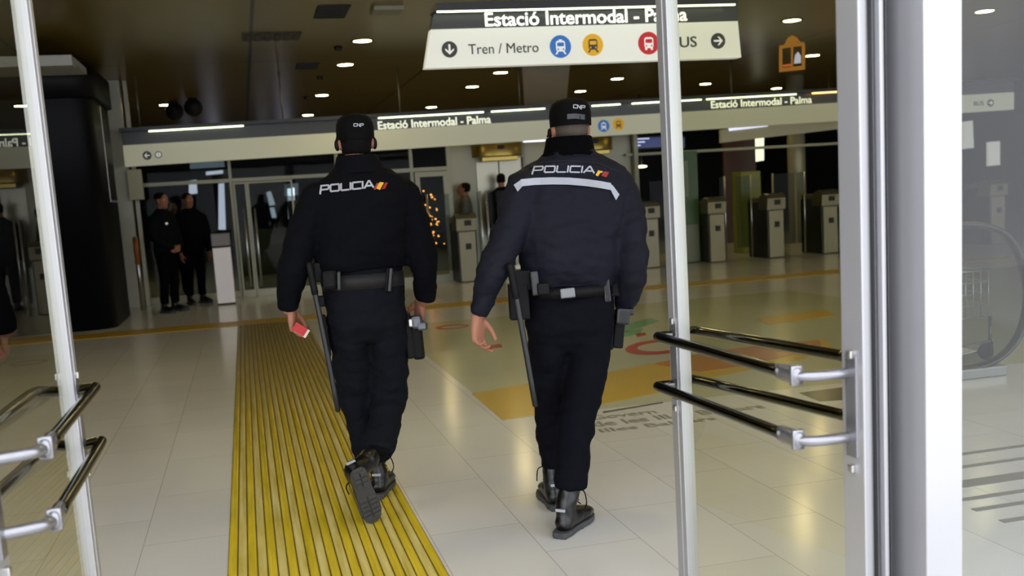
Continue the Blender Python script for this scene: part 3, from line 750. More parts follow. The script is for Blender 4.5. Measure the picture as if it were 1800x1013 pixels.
# green board and yellow ticket machine
p0 = at(1199, 466, 17.9)
t = thing('advert_pillar', 'green advertising pillar right behind the free edge of the right door', 'pillar', (7.85, 17.9, 0))
b = B(); box(b, (7.66, 17.8, 0), (8.06, 18.0, 2.02), .01); obj('body', b, mat('green_board', '#2a4c18', .4, var=.1, scale=2), t)
b = B(); box(b, (7.70, 17.785, 1.2), (7.86, 17.80, 1.85), .003); box(b, (7.69, 17.785, .02), (8.03, 17.80, .7), .003); obj('poster_panel', b, mat('grey_poster', '#6b7060', .4), t)
t = thing('ticket_machine', 'yellow green ticket machine behind the gates, right of the green pillar', 'machine', (9.72, 19.1, 0))
b = B(); box(b, (9.50, 19.0, 0), (9.94, 19.4, 1.6), .02); obj('cabinet', b, mat('lime_machine', '#6c6e14', .4, emit='#8c8f18', es=.04), t)
b = B(); box(b, (9.58, 18.985, 1.25), (9.86, 19.0, 1.45), .005); obj('screen_face', b, mat('machine_screen', '#5f6a20', .3), t)

# ------------------------------------------------------------------ ticket gates
GG = 'ticket gates across the hall'
gate0 = None
def ticket_gate(x, y, label):
    global gate0
    if gate0: 
        o = gate0.copy(); COL.objects.link(o)
        for ch in gate0.children:
            c = ch.copy(); COL.objects.link(c); c.parent = o
            for g in ch.children:
                d = g.copy(); COL.objects.link(d); d.parent = c
        o.location = (x, y, 0); o['label'] = label; return o
    t = thing('ticket_gate', label, 'ticket gate', (0, 0, 0), GG)
    b = B(); box(b, (-.17, .03, .0), (.17, .78, 1.02), .02); obj('cabinet', b, M_gated, t)
    b = B(); box(b, (-.145, .0, .01), (.145, .04, .86), .006); fp = obj('front_panel', b, M_gate, t)
    b = B(); box(b, (-.035, -.012, .56), (.06, .002, .66), .004); obj('coin_slot', b, M_black, fp)
    b = B()
    rings = []
    for x_ in (-.18, .18): rings.append([V((x_, -.01, .88)), V((x_, -.02, 1.08)), V((x_, .03, 1.15)), V((x_, .14, 1.17)), V((x_, .30, 1.12)), V((x_, .34, .98)), V((x_, .34, .88))])
    loft(b, rings)
    for f in b.faces: f.smooth = False
    h = obj('reader_head', b, M_gate, t)
    b = B(); obox(b, V((.02, -.02, 1.01)), V((.06, 0, 0)), V((0, .006, 0)), V((0, 0, .045)), .004); obj('screen_face', b, M_black, h)
    b = B(); box(b, (-.1, .04, 1.163), (.1, .12, 1.176), .004); obj('card_pad', b, M_gated, h)
    b = B(); box(b, (-.16, .34, 1.02), (.16, .77, 1.10), .02); obj('top_cover', b, M_gate, t)
    gate0 = t; t.location = (x, y, 0); return t
for x, y, l in ((3.66, 17.55, 'ticket gate left of the right officer, under the lift canopy'), (6.92, 17.35, 'ticket gate just right of the right officer\'s elbow'),
                (8.24, 17.45, 'ticket gate next to the green pillar'), (9.36, 17.35, 'ticket gate in the middle of the right door leaf'), (10.46, 17.35, 'ticket gate at the right edge of the right door leaf'),
                (13.3, 16.4, 'ticket gate seen through the side pane')): ticket_gate(x, y, l)
def wing(x0, x1, y, z1, post_left, label):
    t = thing('gate_wing', label, 'glass barrier', ((x0 + x1) / 2, y, 0), 'glass wings between the ticket gates')
    b = B(); box(b, (x0, y, .2), (x1, y + .012, z1)); obj('glass_panel', b, M_far_glass, t)
    b = B(); xp = x0 if post_left else x1; cyl(b, (xp, y, 0.0), .017, z1 + .01, 10); obj('post', b, M_steel, t)
for x0, x1, y, pl, l in ((2.6, 2.96, 17.9, False, 'glass wing with steel post just right of the left officer\'s arm'), (3.07, 3.46, 17.9, True, 'glass wing with steel post against the gate under the lift canopy'),
        (3.86, 3.92, 17.5, False, 'narrow glass wing right of the gate under the lift canopy'), (4.12, 4.9, 17.9, True, 'glass wing with post beside the right officer\'s left arm'),
        (7.15, 7.55, 17.9, False, 'glass wing right of the gate by the right officer\'s elbow'), (8.5, 8.62, 17.9, False, 'glass wing right of the gate by the green pillar'), (8.05, 8.2, 18.6, True, 'glass wing behind the gate by the green pillar'),
        (8.85, 9.15, 17.9, False, 'glass wing left of the middle gate in the right door'), (9.6, 10.05, 17.9, True, 'glass wing right of the middle gate in the right door'), (10.1, 10.25, 17.9, False, 'glass wing left of the last gate in the right door')):
    wing(x0, x1, y, 1.52, pl, l)

# ------------------------------------------------------------------ left side: dark column, fascia, post box, waste bin
b = B(); rings = []
def rr(x0, x1, y0, y1, r, z):
    out = []
    for cx, cy, a0 in ((x1 - r, y0 + r, -90), (x1 - r, y1 - r, 0), (x0 + r, y1 - r, 90), (x0 + r, y0 + r, 180)):
        for i in range(7):
            t = math.radians(a0 + 15 * i); out.append(V((cx + r * math.cos(t), cy + r * math.sin(t), z)))
    return out
t = thing('dark_kiosk', 'tall dark navy kiosk with rounded corner on the left side of the hall', 'kiosk', (-4.5, 15.9, 0))
loft(b, [rr(-7, -1.78, 14.75, 16.9, .3, 0), rr(-7, -1.78, 14.75, 16.9, .3, 3.02), rr(-7, -1.78, 14.75, 16.9, .3, 3.04)]); obj('body', b, M_navyp, t)
b = B(); loft(b, [rr(-7, -1.72, 14.69, 16.96, .33, 3.04), rr(-7, -1.72, 14.69, 16.96, .33, 3.42), rr(-7, -1.80, 14.75, 16.9, .33, 3.5)]); obj('cornice', b, mat('kiosk_cornice', '#07080f', .5, spec=.2), t)
b = B(); box(b, (-1.777, 15.7, 1.68), (-1.770, 15.73, 3.0), .001); box(b, (-1.777, 15.7, 1.68), (-1.770, 16.6, 1.71), .001); obj('panel_edge', b, M_steel, t)
b = B(); box(b, (-7, 13.3, 3.24), (-1.75, 13.6, 3.36), .005); box(b, (-7, 13.6, 3.28), (-1.75, 14.5, 3.36), .003)
for x in (-6, -2.2): cyl(b, (x, 13.8, 3.36), .02, ZC - 3.36, 10)
solo('canopy_fascia', b, [mat('canopy_grey', '#a9a8a4', .5)], 'pale flat canopy edge at upper left in front of the dark kiosk', 'canopy')
t = thing('wall_box', 'small cream box mounted on the grey post at the far left', 'box', (-1.60, 17.8, 1.74))
b = B(); box(b, (-1.72, 17.72, 1.72), (-1.50, 17.86, 2.20), .01); obj('box_body', b, mat('cream_box', '#a9a78c', .5), t)
b = B(); box(b, (-1.68, 17.85, 1.80), (-1.62, 17.96, 2.1), .004); obj('bracket', b, M_trim, t)
t = thing('barrier_post', 'chrome post with an orange band beside the grey post at the far left', 'post', (-1.66, 17.3, 0))
b = B(); cyl(b, (-1.66, 17.3, 0), .035, 1.15, 16); obj('post', b, M_steel, t, smooth=True)
b = B(); cyl(b, (-1.66, 17.3, .72), .04, .4, 16); obj('orange_band', b, mat('dull_orange', '#a8622a', .5), t, smooth=True)
t = thing('pedestal', 'pale steel pedestal with a grey top beside the waiting guards', 'pedestal', (-.37, 17.2, 0))
b = B(); box(b, (-.52, 17.05, .02), (-.24, 17.4, .90), .01); obj('body', b, mat('pale_steel_panel', '#bdb4b0', .35, .3, var=.03), t)
b = B(); box(b, (-.525, 17.03, .92), (-.235, 17.42, 1.12), .015); obj('head', b, mat('mid_grey_top', '#6d6866', .4), t)
b = B(); box(b, (-.515, 17.06, 0), (-.245, 17.39, .03), .003); box(b, (-.515, 17.06, .89), (-.245, 17.39, .93), .003); obj('dark_joint', b, M_black, t)

# ------------------------------------------------------------------ right side behind the side pane
esc = thing('escalator_end', 'rounded escalator end with black handrail and glass side, at the right edge', 'escalator', (5.6, 7.2, 0))
e0 = at_z(1745, 672, 0); ye = e0.y + .2
def ept(px, py): return at(px, py, ye)
path = [ept(1560, 393), ept(1620, 393), ept(1692, 395), ept(1735, 398), ept(1772, 418), ept(1797, 465), ept(1806, 520), ept(1795, 580), ept(1770, 618), ept(1735, 640), ept(1690, 650), ept(1600, 655)]
b = B(); limb(b, path, [(.022, .04)] * len(path), n=12, k=5, ref=V((0, 1, 0)), round_end=False); obj('handrail', b, mat('escalator_rubber', '#121310', .35), esc, smooth=True)
b = B(); pp, _ = catmull(path, 4); f = [b.verts.new(p) for p in pp]; k_ = [b.verts.new(p + V((0, .012, 0))) for p in pp]
b.faces.new(f); b.faces.new(list(reversed(k_)))
for i in range(len(f)): j = (i + 1) % len(f); b.faces.new((f[i], f[j], k_[j], k_[i]))
obj('glass_balustrade', b, M_far_glass, esc)
b = B(); q0 = ept(1600, 660); q1 = ept(1760, 640); box(b, (q0.x, ye - .06, 0), (q1.x, ye + .10, max(.05, q1.z)), .01); obj('skirt', b, mat('escalator_skirt', '#7c7c76', .35, .5), esc)
tr = thing('luggage_trolley', 'wire luggage trolley with a white sheet at the foot of the escalator', 'trolley', at_z(1700, 690, 0))
yt = ye + .55
b = B()
x0, x1 = at(1630, 600, yt).x, at(1737, 600, yt).x
zt, zm = at(1700, 478, yt).z, at(1700, 560, yt).z
for i in range(9):
    x = x0 + (x1 - x0) * i / 8; poly_tube(b, [(x, yt, zm), (x, yt, zt)], .004, 6)
    poly_tube(b, [(x, yt + .4, zm), (x, yt + .4, zt)], .004, 6); poly_tube(b, [(x, yt, zm), (x, yt + .4, zm)], .004, 6)
for k in range(5):
    z = zm + (zt - zm) * k / 4; poly_tube(b, [(x0, yt, z), (x1, yt, z), (x1, yt + .4, z), (x0, yt + .4, z), (x0, yt, z)], .005 if k < 4 else .008, 6)
obj('wire_basket', b, M_steel, tr)
b = B(); zd = at(1715, 625, yt).z
for y_ in (yt - .02, yt + .42):
    poly_tube(b, [(x0, y_, zt), (x0 - .04, y_, .10), (x1 + .02, y_, .14), (x1, y_, zd)], .012, 8)
poly_tube(b, [(x1, yt - .02, zd), (x1, yt + .42, zd)], .012, 8); poly_tube(b, [(x1, yt - .02, zd), (x1, yt - .02, zm)], .012, 8); poly_tube(b, [(x1, yt + .42, zd), (x1, yt + .42, zm)], .012, 8)
obj('trolley_frame', b, M_chrome, tr, smooth=True)
for xx in (x0, x1 - .02):
    for yy in (yt, yt + .4):
        b = B(); cyl(b, (xx, yy - .015, .06), .06, .03, 18, 'Y'); obj('wheel', b, M_rubber, tr, smooth=True)
b = B(); obox(b, V(((x0 + x1) / 2 + .03, yt + .16, zd + .02)), V((.13, 0, .015)), V((0, .17, 0)), V((0, 0, .003)), .001)
solo('paper_sheet', b, [mat('white_paper', '#efefef', .6)], 'white sheet of paper lying on the luggage trolley', 'paper')
# orange padlock-shaped sticker on the right door's glass
st_root = thing('window_sticker', 'orange frame-shaped sticker with a small photo on the right door glass', 'sticker', at(1392, 125, 2.62))
def leaf_pt(px, py):
    # intersection with the leaf's visitor-side glass face
    h = V((1.497, 2.31, 0)); tl = math.radians(-6.3); n = V((math.cos(tl), -math.sin(tl), 0)); d = ray(px, py)
    return EYE + d * ((h - n * .006 - EYE).dot(n) / d.dot(n)), n
def leaf_poly(b, pts, th=.001, lift=0):
    P = [leaf_pt(*p) for p in pts]; n = P[0][1]; a_ = [b.verts.new(p - n * lift) for p, _ in P]; c_ = [b.verts.new(p - n * (lift + th)) for p, _ in P]
    b.faces.new(a_); b.faces.new(list(reversed(c_)))
    for i in range(len(a_)): j = (i + 1) % len(a_); b.faces.new((a_[i], a_[j], c_[j], c_[i]))
M_or = mat('orange_vinyl', '#7e5212', .5, emit='#b0781c', es=.0)
b = B()
for q in ([(1370, 127), (1415, 122), (1415, 115), (1370, 120)], [(1370, 86), (1414, 80), (1414, 74), (1370, 80)], [(1370, 120), (1375, 119), (1375, 85), (1370, 86)], [(1410, 117), (1415, 116), (1415, 79), (1410, 80)],
          [(1378, 80), (1408, 76), (1401, 66), (1393, 62), (1385, 67)], [(1391, 118), (1394, 118), (1394, 82), (1391, 82)]): leaf_poly(b, q)
obj('orange_frame', b, M_or, st_root)
b = B(); leaf_poly(b, [(1376, 118), (1391, 116), (1391, 112), (1376, 114)]); obj('red_strip', b, mat('sticker_red', '#a04820', .5), st_root)
b = B(); leaf_poly(b, [(1396, 112), (1408, 111), (1408, 98), (1403, 91), (1398, 97)]); obj('photo_figure', b, mat('sticker_pale', '#9a9aa0', .5), st_root)
st2 = thing('window_sticker', 'pale outlined sticker on the right door glass next to the hinge side', 'sticker', at(1478, 135, 2.4))
def ring_poly(b, pts, w=2.0):
    for p, q in zip(pts, pts[1:] + pts[:1]):
        dx, dy = q[0] - p[0], q[1] - p[1]; L = math.hypot(dx, dy); nx, ny = -dy / L * w / 2, dx / L * w / 2
        leaf_poly(b, [(p[0] + nx, p[1] + ny), (q[0] + nx, q[1] + ny), (q[0] - nx, q[1] - ny), (p[0] - nx, p[1] - ny)])
b = B(); ring_poly(b, [(1474, 76), (1478, 66), (1486, 64), (1486, 98), (1478, 98), (1474, 90)]); ring_poly(b, [(1475, 134), (1475, 108), (1487, 107), (1487, 133)])
obj('outline', b, mat('sticker_line', '#b0b0b0', .5), st2)

# ------------------------------------------------------------------ people
M_skin = mat('skin', '#9c6a54', .5, var=.12, scale=14, bump=.1, spec=.3)
M_skin2 = mat('skin_olive', '#8a5c48', .55, var=.12, scale=14, spec=.2)
M_jacketA = mat('navy_jacket', '#14151f', .7, var=.15, scale=30, bump=.2, spec=.14)
M_jacketB = mat('black_softshell', '#08090e', .85, var=.2, scale=40, bump=.2, spec=.08)
M_trA = mat('navy_trousers', '#0a0b12', .85, var=.2, scale=50, bump=.15, spec=.08)
M_trB = mat('dark_blue_trousers', '#101218', .85, var=.22, scale=50, bump=.15, spec=.1)
M_capm = mat('black_cap', '#060608', .8, var=.2, scale=60, spec=.1)
M_boot = mat('black_leather', '#0a0a0b', .34, var=.2, scale=20, bump=.12)
M_sole = mat('rubber_sole', '#3c3c3d', .65, var=.2, scale=40)
M_gear = mat('black_nylon_gear', '#050507', .6, var=.2, scale=30, spec=.2)
M_gearp = mat('grey_polymer', '#15161a', .35)
M_refl = mat('reflective_tape', '#a2a4ae', .5)
M_hairg = mat('grey_hair', '#4a4036', .8, var=.3, scale=90, bump=.4)
M_haird = mat('dark_hair', '#070504', .8, var=.3, scale=90, bump=.4, spec=.15)
M_yelp = mat('badge_yellow', '#d9a520', .5); M_redp = mat('badge_red', '#8a1812', .5)
M_eye = mat('eye_white', '#d0ccc6', .3); M_iris = mat('eye_dark', '#1a120c', .2)

def frame(h):      # heading -> right, forward
    return V((math.cos(h), -math.sin(h), 0)), V((math.sin(h), math.cos(h), 0))
def hand(b, w, d, n, right, curl=.5, sc_=1.0, point=None):
    """palm plus five fingers: w wrist, d finger direction, n palm normal"""
    d = d.normalized(); n = (n - d * n.dot(d)).normalized(); t = d.cross(n) if right else n.cross(d)
    S = sc_
    rings = []
    for x, hw, th in ((-.01, .027, .021), (.015, .031, .019), (.045, .040, .017), (.078, .042, .0145), (.094, .039, .012)):
        rings.append(ering(w + d * x * S, t * hw * S, n * th * S, 16, 2.6))
    loft(b, rings)
    for i, (ty, L, r, x0) in enumerate(((.031, .070, .0086, .088), (.0105, .079, .0089, .094), (-.0105, .073, .0085, .091), (-.031, .058, .0077, .083))):
        cu = (curl[i] if isinstance(curl, (list, tuple)) else curl * (1 + .12 * i))
        p = w + (d * x0 + t * ty) * S - d * .012 * S; a = 0; pts = [p]; fan = ty * 1.6
        for seg, k in ((.47, .55), (.30, .9), (.23, .6)):
            a += cu * k
            dd = (d * math.cos(a) + n * math.sin(a) + t * fan * math.cos(a)).normalized(); p = p + dd * (L + .012 * (seg == .47)) * seg * S; pts.append(p)
        limb(b, pts, [r * S, r * .98 * S, r * .9 * S, r * .74 * S], n=9, k=3, ref=n + t * .2)
    p = w + (d * .018 + t * .028 + n * .006) * S
    q = p + (d * .76 + t * .42 + n * .40).normalized() * .042 * S; s_ = q + (d * .85 + t * .22 + n * .38).normalized() * .032 * S; e = s_ + (d * .9 + n * .4).normalized() * .022 * S
    limb(b, [p, q, s_, e], [.0135 * S, .0118 * S, .0104 * S, .0084 * S], n=9, k=3, ref=n)
HEAD = [(-.118, .022, .024, .062), (-.104, .040, .045, .040), (-.085, .052, .066, .024), (-.05, .062, .084, .010), (-.015, .068, .093, .003), (.02, .0725, .097, 0), (.055, .073, .096, -.004), (.085, .064, .084, -.007), (.104, .046, .060, -.008), (.117, .018, .024, -.008)]
def head_pts(c, r, f, u, k=1.0, lo=-1, ex=0, back=0):
    return [ering(c + u * z + f * (o - back), r * (hw * k + ex), f * (hd * k + ex), 22, 2.15) for z, hw, hd, o in HEAD if z >= lo]
def add_head(b, c, neck, r, f, u):
    loft(b, head_pts(c, r, f, u))
    limb(b, [neck - u * .05, neck, c - u * .045 - f * .018], [(.075, .065), (.060, .062), (.056, .060)], n=16, ref=f)
    # nose, brow, lips, chin
    limb(b, [c + f * .090 + u * .028, c + f * .108 - u * .012, c + f * .113 - u * .030], [.008, .011, .014], n=8, k=3, ref=r)
    for s in (-1, 1):
        ball(b, c + f * .104 - u * .034 + r * s * .012, .008, u=8, v=6)
        limb(b, [c + f * .088 + u * .036 + r * s * .012, c + f * .086 + u * .040 + r * s * .035, c + f * .068 + u * .032 + r * s * .055], [.007, .008, .006], n=8, k=3, ref=u)
        ball(b, c + f * .070 - u * .020 + r * s * .040, .020, (1, 1, .8), u=8, v=6)
        # ear: tilted flattened shell with a lobe
        e = c + r * s * .076 - f * .012 - u * .004
        ball(b, e, .030, (.38, .62, 1.0), u=10, v=8); ball(b, e - u * .022 + f * .006, .012, (.6, .8, 1), u=8, v=6)
    limb(b, [c + f * .088 - u * .060 - r * .022, c + f * .098 - u * .058, c + f * .088 - u * .060 + r * .022], [.006, .0075, .006], n=8, k=3, ref=u)
    limb(b, [c + f * .086 - u * .070 - r * .018, c + f * .094 - u * .070, c + f * .086 - u * .070 + r * .018], [.006, .0085, .006], n=8, k=3, ref=u)
def wrinkle(me, amp, off, sxy=7, sz=15, big=.6):
    nn = [v.normal.copy() for v in me.vertices]
    for v, n_ in zip(me.vertices, nn):
        p = v.co
        a = noise.fractal(V((p.x * sxy, p.y * sxy, p.z * sz)) + V((off, 0, 0)), 1.0, 2.0, 3) + big * noise.noise(V((p.x * 3.1, p.y * 3.1, p.z * 4.2 + off)))
        v.co = p + n_ * (amp * max(-1.4, min(1.2, a)))
def cloth(name, b, m_, root, vox, amp, off, smooth=5, sz=15):
    bmesh.ops.translate(b, verts=b.verts, vec=-WORLD(root))
    me = remesh(b, vox, smooth); wrinkle(me, amp, off, sz=sz)
    return mesh_obj(name, me, m_, root)
def boot(root, ank, yaw, pitch, calf, rp=None, label=None, lace=True, roll=0, lean=0, tab=True):
    """ank ankle joint; yaw heading of the toes; pitch>0 lifts the heel"""
    r, f = frame(yaw); u = V((0, 0, 1))
    R = Matrix.Rotation(-pitch, 3, r)
    f2 = R @ f; u2 = R @ u
    if lean:
        R2 = Matrix.Rotation(lean, 3, f); r = R2 @ r; f2 = R2 @ f2; u2 = R2 @ u2
    if roll:
        R2 = Matrix.Rotation(roll, 3, f2); r = R2 @ r; u2 = R2 @ u2
    P = lambda x, y, z: ank + r * x + f2 * y + u2 * z
    b = B()
    limb(b, [P(0, -.062, -.072), P(0, -.02, -.062), P(.004, .06, -.062), P(.006, .12, -.070), P(.003, .178, -.076)], [(.038, .040), (.041, .048), (.046, .042), (.050, .032), (.040, .022)], n=16, ref=u2)
    limb(b, [P(0, -.022, -.06), P(0, -.018, 0), ank + (calf - ank).normalized() * .06, ank + (calf - ank).normalized() * .15], [(.042, .055), (.043, .052), (.046, .052), (.048, .052)], n=16, ref=f2)
    limb(b, [ank + (calf - ank).normalized() * .105, ank + (calf - ank).normalized() * .13], [(.051, .055), (.051, .055)], n=16, ref=f2)
    bmesh.ops.translate(b, verts=b.verts, vec=-WORLD(root))
    me = remesh(b, .007, 3); wrinkle(me, .0025, yaw, 16, 30)
    bo = mesh_obj('boot', me, M_boot, root, label)
    b = B(); outl = []
    for y, hw in ((-.108, .020), (-.095, .034), (-.05, .041), (.0, .038), (.05, .041), (.10, .051), (.15, .050), (.195, .036), (.215, .016)):
        outl.append((y, hw))
    L = [P(-hw, y, -.095) for y, hw in outl] + [P(hw, y, -.095) for y, hw in reversed(outl)]
    L2 = [p - u2 * .022 for p in L]
    loft(b, [L2, L])
    for f_ in b.faces: f_.smooth = False
    for k, (y0, y1) in enumerate(((-.10, -.075), (-.065, -.045), (-.035, -.015), (.05, .068), (.078, .096), (.106, .124), (.134, .152), (.162, .18))):
        w = .03 if y0 < 0 else .042
        for s in (-1, 1): obox(b, P(s * w * .52, (y0 + y1) / 2, -.120), r * w * .44, f2 * (y1 - y0) / 2, u2 * .005, .001)
    obj('sole', b, M_sole, bo)
    if tab and lace:
        b = B(); obox(b, P(.0, -.0765, -.005), r * .022, f2 * .004, u2 * .006, .002); obj('reflective_tab', b, M_refl, bo, label='white reflective tab at the back of the ankle')
    if lace:
        b = B()
        for k in range(5):
            y, z = .075 - k * .016, -.018 + k * .022
            poly_tube(b, [P(-.026, y, z), P(0, y + .012, z + .012), P(.026, y, z)], .0028, 6)
        tube(b, [P(.0, .07, .05), P(.045, .07, .045), P(.062, .06, .0), P(.05, .07, -.03)], .003, 6); tube(b, [P(.0, .07, .05), P(-.045, .08, .04), P(-.055, .08, -.02)], .003, 6)
        obj('laces', b, M_gear, bo, smooth=True)
    return bo, P
def sh(q, k): return (q[0] * k, q[1] * k) if isinstance(q, tuple) else q * k
def person(name, label, loc, S, cat='person', group=None):
    """S: dict with world-space rings and joints"""
    r, f = frame(S['yaw']); u = S.get('up', V((0, 0, 1)))
    root = thing(name, label, cat, V(loc), group)
    # --- one continuous body under the clothes
    b = B()
    tr = [(c, hw * .80, hd * .80) for c, hw, hd in S['torso']]
    rings = [ering(c, r * hw, f * hd, 24, 2.3) for c, hw, hd in tr]
    loft(b, rings)
    loft(b, [ering(c, r * hw * .72, f * hd * .72, 24, 2.3) for c, hw, hd in S['pelvis'][:-1]])
    limb(b, [S['pelvis'][0][0], S['torso'][0][0]], [(S['pelvis'][0][1] * .7, S['pelvis'][0][2] * .7), (S['torso'][0][1] * .7, S['torso'][0][2] * .7)], ref=f)
    for i, (pts, rad) in enumerate(S['arms']):
        limb(b, pts, [sh(q, .66) for q in rad[:-1]] + [.026], ref=f, n=12)
        limb(b, [pts[-2], pts[-1], S['hands'][i]['w']], [.030, .028, (.027, .022)], ref=f, n=12)
        h = S['hands'][i]; hand(b, h['w'], h['d'], h['n'], i == 1, h.get('curl', .5), h.get('s', 1.0))
    for pts, rad in S['legs']: limb(b, pts[:-1], [sh(q, .62) for q in rad[:-1]], ref=f, n=12)
    hr, hf = frame(S.get('head_yaw', S['yaw'])); hu = S.get('head_up', u)
    add_head(b, S['head'], S['neck'], hr, hf, hu)
    bmesh.ops.translate(b, verts=b.verts, vec=-root.location)
    me = remesh(b, S.get('voxel', .0046), 2, .5)
    mesh_obj('body', me, S.get('skin', M_skin), root)
    # --- clothing
    b = B(); loft(b, [ering(c, r * hw, f * hd, 30, 2.35) for c, hw, hd in S['torso']])
    for pts, rad in S['arms']: limb(b, pts, rad, ref=f, n=18, round_end='start')
    vox = S.get('cvox', .009)
    jk = cloth('jacket', b, S['jm'], root, vox, S.get('jamp', .005), S.get('seed', 1))
    b = B(); loft(b, [ering(c, r * hw, f * hd, 28, 2.3) for c, hw, hd in S['pelvis']])
    for pts, rad in S['legs']: limb(b, pts, rad, ref=f, n=18, round_end=False)
    tr_ = cloth('trousers', b, S['tm'], root, vox, S.get('tamp', .006), S.get('seed', 1) + 5, sz=13)
    if S.get('hair'):
        hk = S.get('hair_back', .012)
        b = B(); loft(b, head_pts(S['head'] + hu * .006, hr, hf, hu, 1.0, S.get('hair_lo', -.02), .006, hk))
        if S.get('hair_long'):
            loft(b, [ering(S['head'] + hu * z - hf * o, hr * w_, hf * d_, 18) for z, w_, d_, o in ((-.17, .06, .03, .065), (-.08, .088, .05, .05), (.02, .085, .07, .03))])
        obj('hair', b, S['hair'], root, smooth=True)
    if S.get('face'):
        for s in (-1, 1):
            b = B(); e = S['head'] + hf * .080 + hr * s * .031 + hu * .010; ball(b, e, .0125); ey = obj('eye', b, M_eye, root, smooth=True)
            b = B(); ball(b, e + hf * .009, .006); obj('iris', b, M_iris, ey, smooth=True)
    return root, jk, tr_
def bvh_of(*objs):
    vs, fs = [], []
    for o in objs:
        w = WORLD(o); k = len(vs)
        vs += [v.co + w for v in o.data.vertices]; fs += [[i + k for i in p.vertices] for p in o.data.polygons]
    return BVHTree.FromPolygons(vs, fs)
def decal(name, polys, tree, mats, parent, lift=.004, cell=9.0, label=None):
    """polys: list of (quad in picture directions, material index) laid on the cloth surface, cut fine enough to follow it"""
    b = B()
    for q, mi in polys:
        L = max(math.dist(q[0], q[1]), math.dist(q[3], q[2])); Wd = max(math.dist(q[0], q[3]), math.dist(q[1], q[2]))
        n = max(1, int(L / cell)); m2 = max(1, int(Wd / cell)); grid = []
        for i in range(n + 1):
            row = []
            for j in range(m2 + 1):
                s, t = i / n, j / m2
                x = (q[0][0] * (1 - s) + q[1][0] * s) * (1 - t) + (q[3][0] * (1 - s) + q[2][0] * s) * t
                y = (q[0][1] * (1 - s) + q[1][1] * s) * (1 - t) + (q[3][1] * (1 - s) + q[2][1] * s) * t
                d = ray(x, y).normalized(); h = tree.ray_cast(EYE, d)
                row.append(b.verts.new(h[0] - d * lift) if h[0] else None)
            grid.append(row)
        for i in range(n):
            for j in range(m2):
                c = (grid[i][j], grid[i + 1][j], grid[i + 1][j + 1], grid[i][j + 1])
                if None not in c: b.faces.new(c).material_index = mi
    for v in [v for v in b.verts if not v.link_faces]: b.verts.remove(v)
    # give the patch a thickness
    ext = bmesh.ops.extrude_face_region(b, geom=list(b.faces))
    w = V((0, .003, 0)); bmesh.ops.translate(b, verts=[g for g in ext['geom'] if isinstance(g, bmesh.types.BMVert)], vec=w)
    return obj(name, b, mats, parent, label)
def strokes(lines, org, ux, uy, sx, sy, w, mi=0):
    """stroke letters: polylines in letter units to quads in picture space"""
    out = []
    P = lambda p: (org[0] + ux[0] * p[0] * sx + uy[0] * p[1] * sy, org[1] + ux[1] * p[0] * sx + uy[1] * p[1] * sy)
    for ln in lines:
        pts = [P(p) for p in ln]
        for k, (a, c) in enumerate(zip(pts, pts[1:])):
            dx, dy = c[0] - a[0], c[1] - a[1]; L = math.hypot(dx, dy) or 1; nx, ny = -dy / L * w / 2, dx / L * w / 2; ex, ey = dx / L * w * .35, dy / L * w * .35
            a2 = (a[0] - ex, a[1] - ey); c2 = (c[0] + ex, c[1] + ey)
            out.append(([(a2[0] + nx, a2[1] + ny), (c2[0] + nx, c2[1] + ny), (c2[0] - nx, c2[1] - ny), (a2[0] - nx, a2[1] - ny)], mi))
    return out
GLY = {'P': ([[(0, -.15), (.05, .5), (.0, .0)], [(0, -.2), (.12, 1), (1.0, 1), (1.1, .85), (1.05, .5), (.95, .4), (.2, .38)]], 1.32), 'O': ([[(.1, 1), (1.0, 1), (1.1, .88), (1.1, .12), (1.0, 0), (.1, 0), (0, .12), (0, .88), (.1, 1)]], 1.36),
       'L': ([[(0, 1), (0, .1), (.1, 0), (.95, 0)]], 1.2), 'I': ([[(0, 1), (0, 0)]], .26), 'C': ([[(1.05, 1), (.1, 1), (0, .88), (0, .12), (.1, 0), (1.05, 0)]], 1.3), 'A': ([[(0, 0), (.5, 1), (.62, 1), (1.12, 0)], [(.25, .28), (.87, .28)]], 1.3),
       'N': ([[(0, 0), (0, 1), (.9, 0), (.9, 1)]], 1.2)}
def word(text, p0, p1, h, w, slant=0.12):
    tot = sum(GLY[c][1] for c in text) - .2
    dx, dy = p1[0] - p0[0], p1[1] - p0[1]; L = math.hypot(dx, dy); ux = (dx / L, dy / L); uy = (ux[1] + slant * ux[0], -ux[0] + slant * ux[1])
    s = L / tot; out = []; x = 0
    for c in text:
        g, adv = GLY[c]; o = (p0[0] + ux[0] * x * s, p0[1] + ux[1] * x * s); out += strokes(g, o, ux, uy, s, h, w); x += adv
    return out
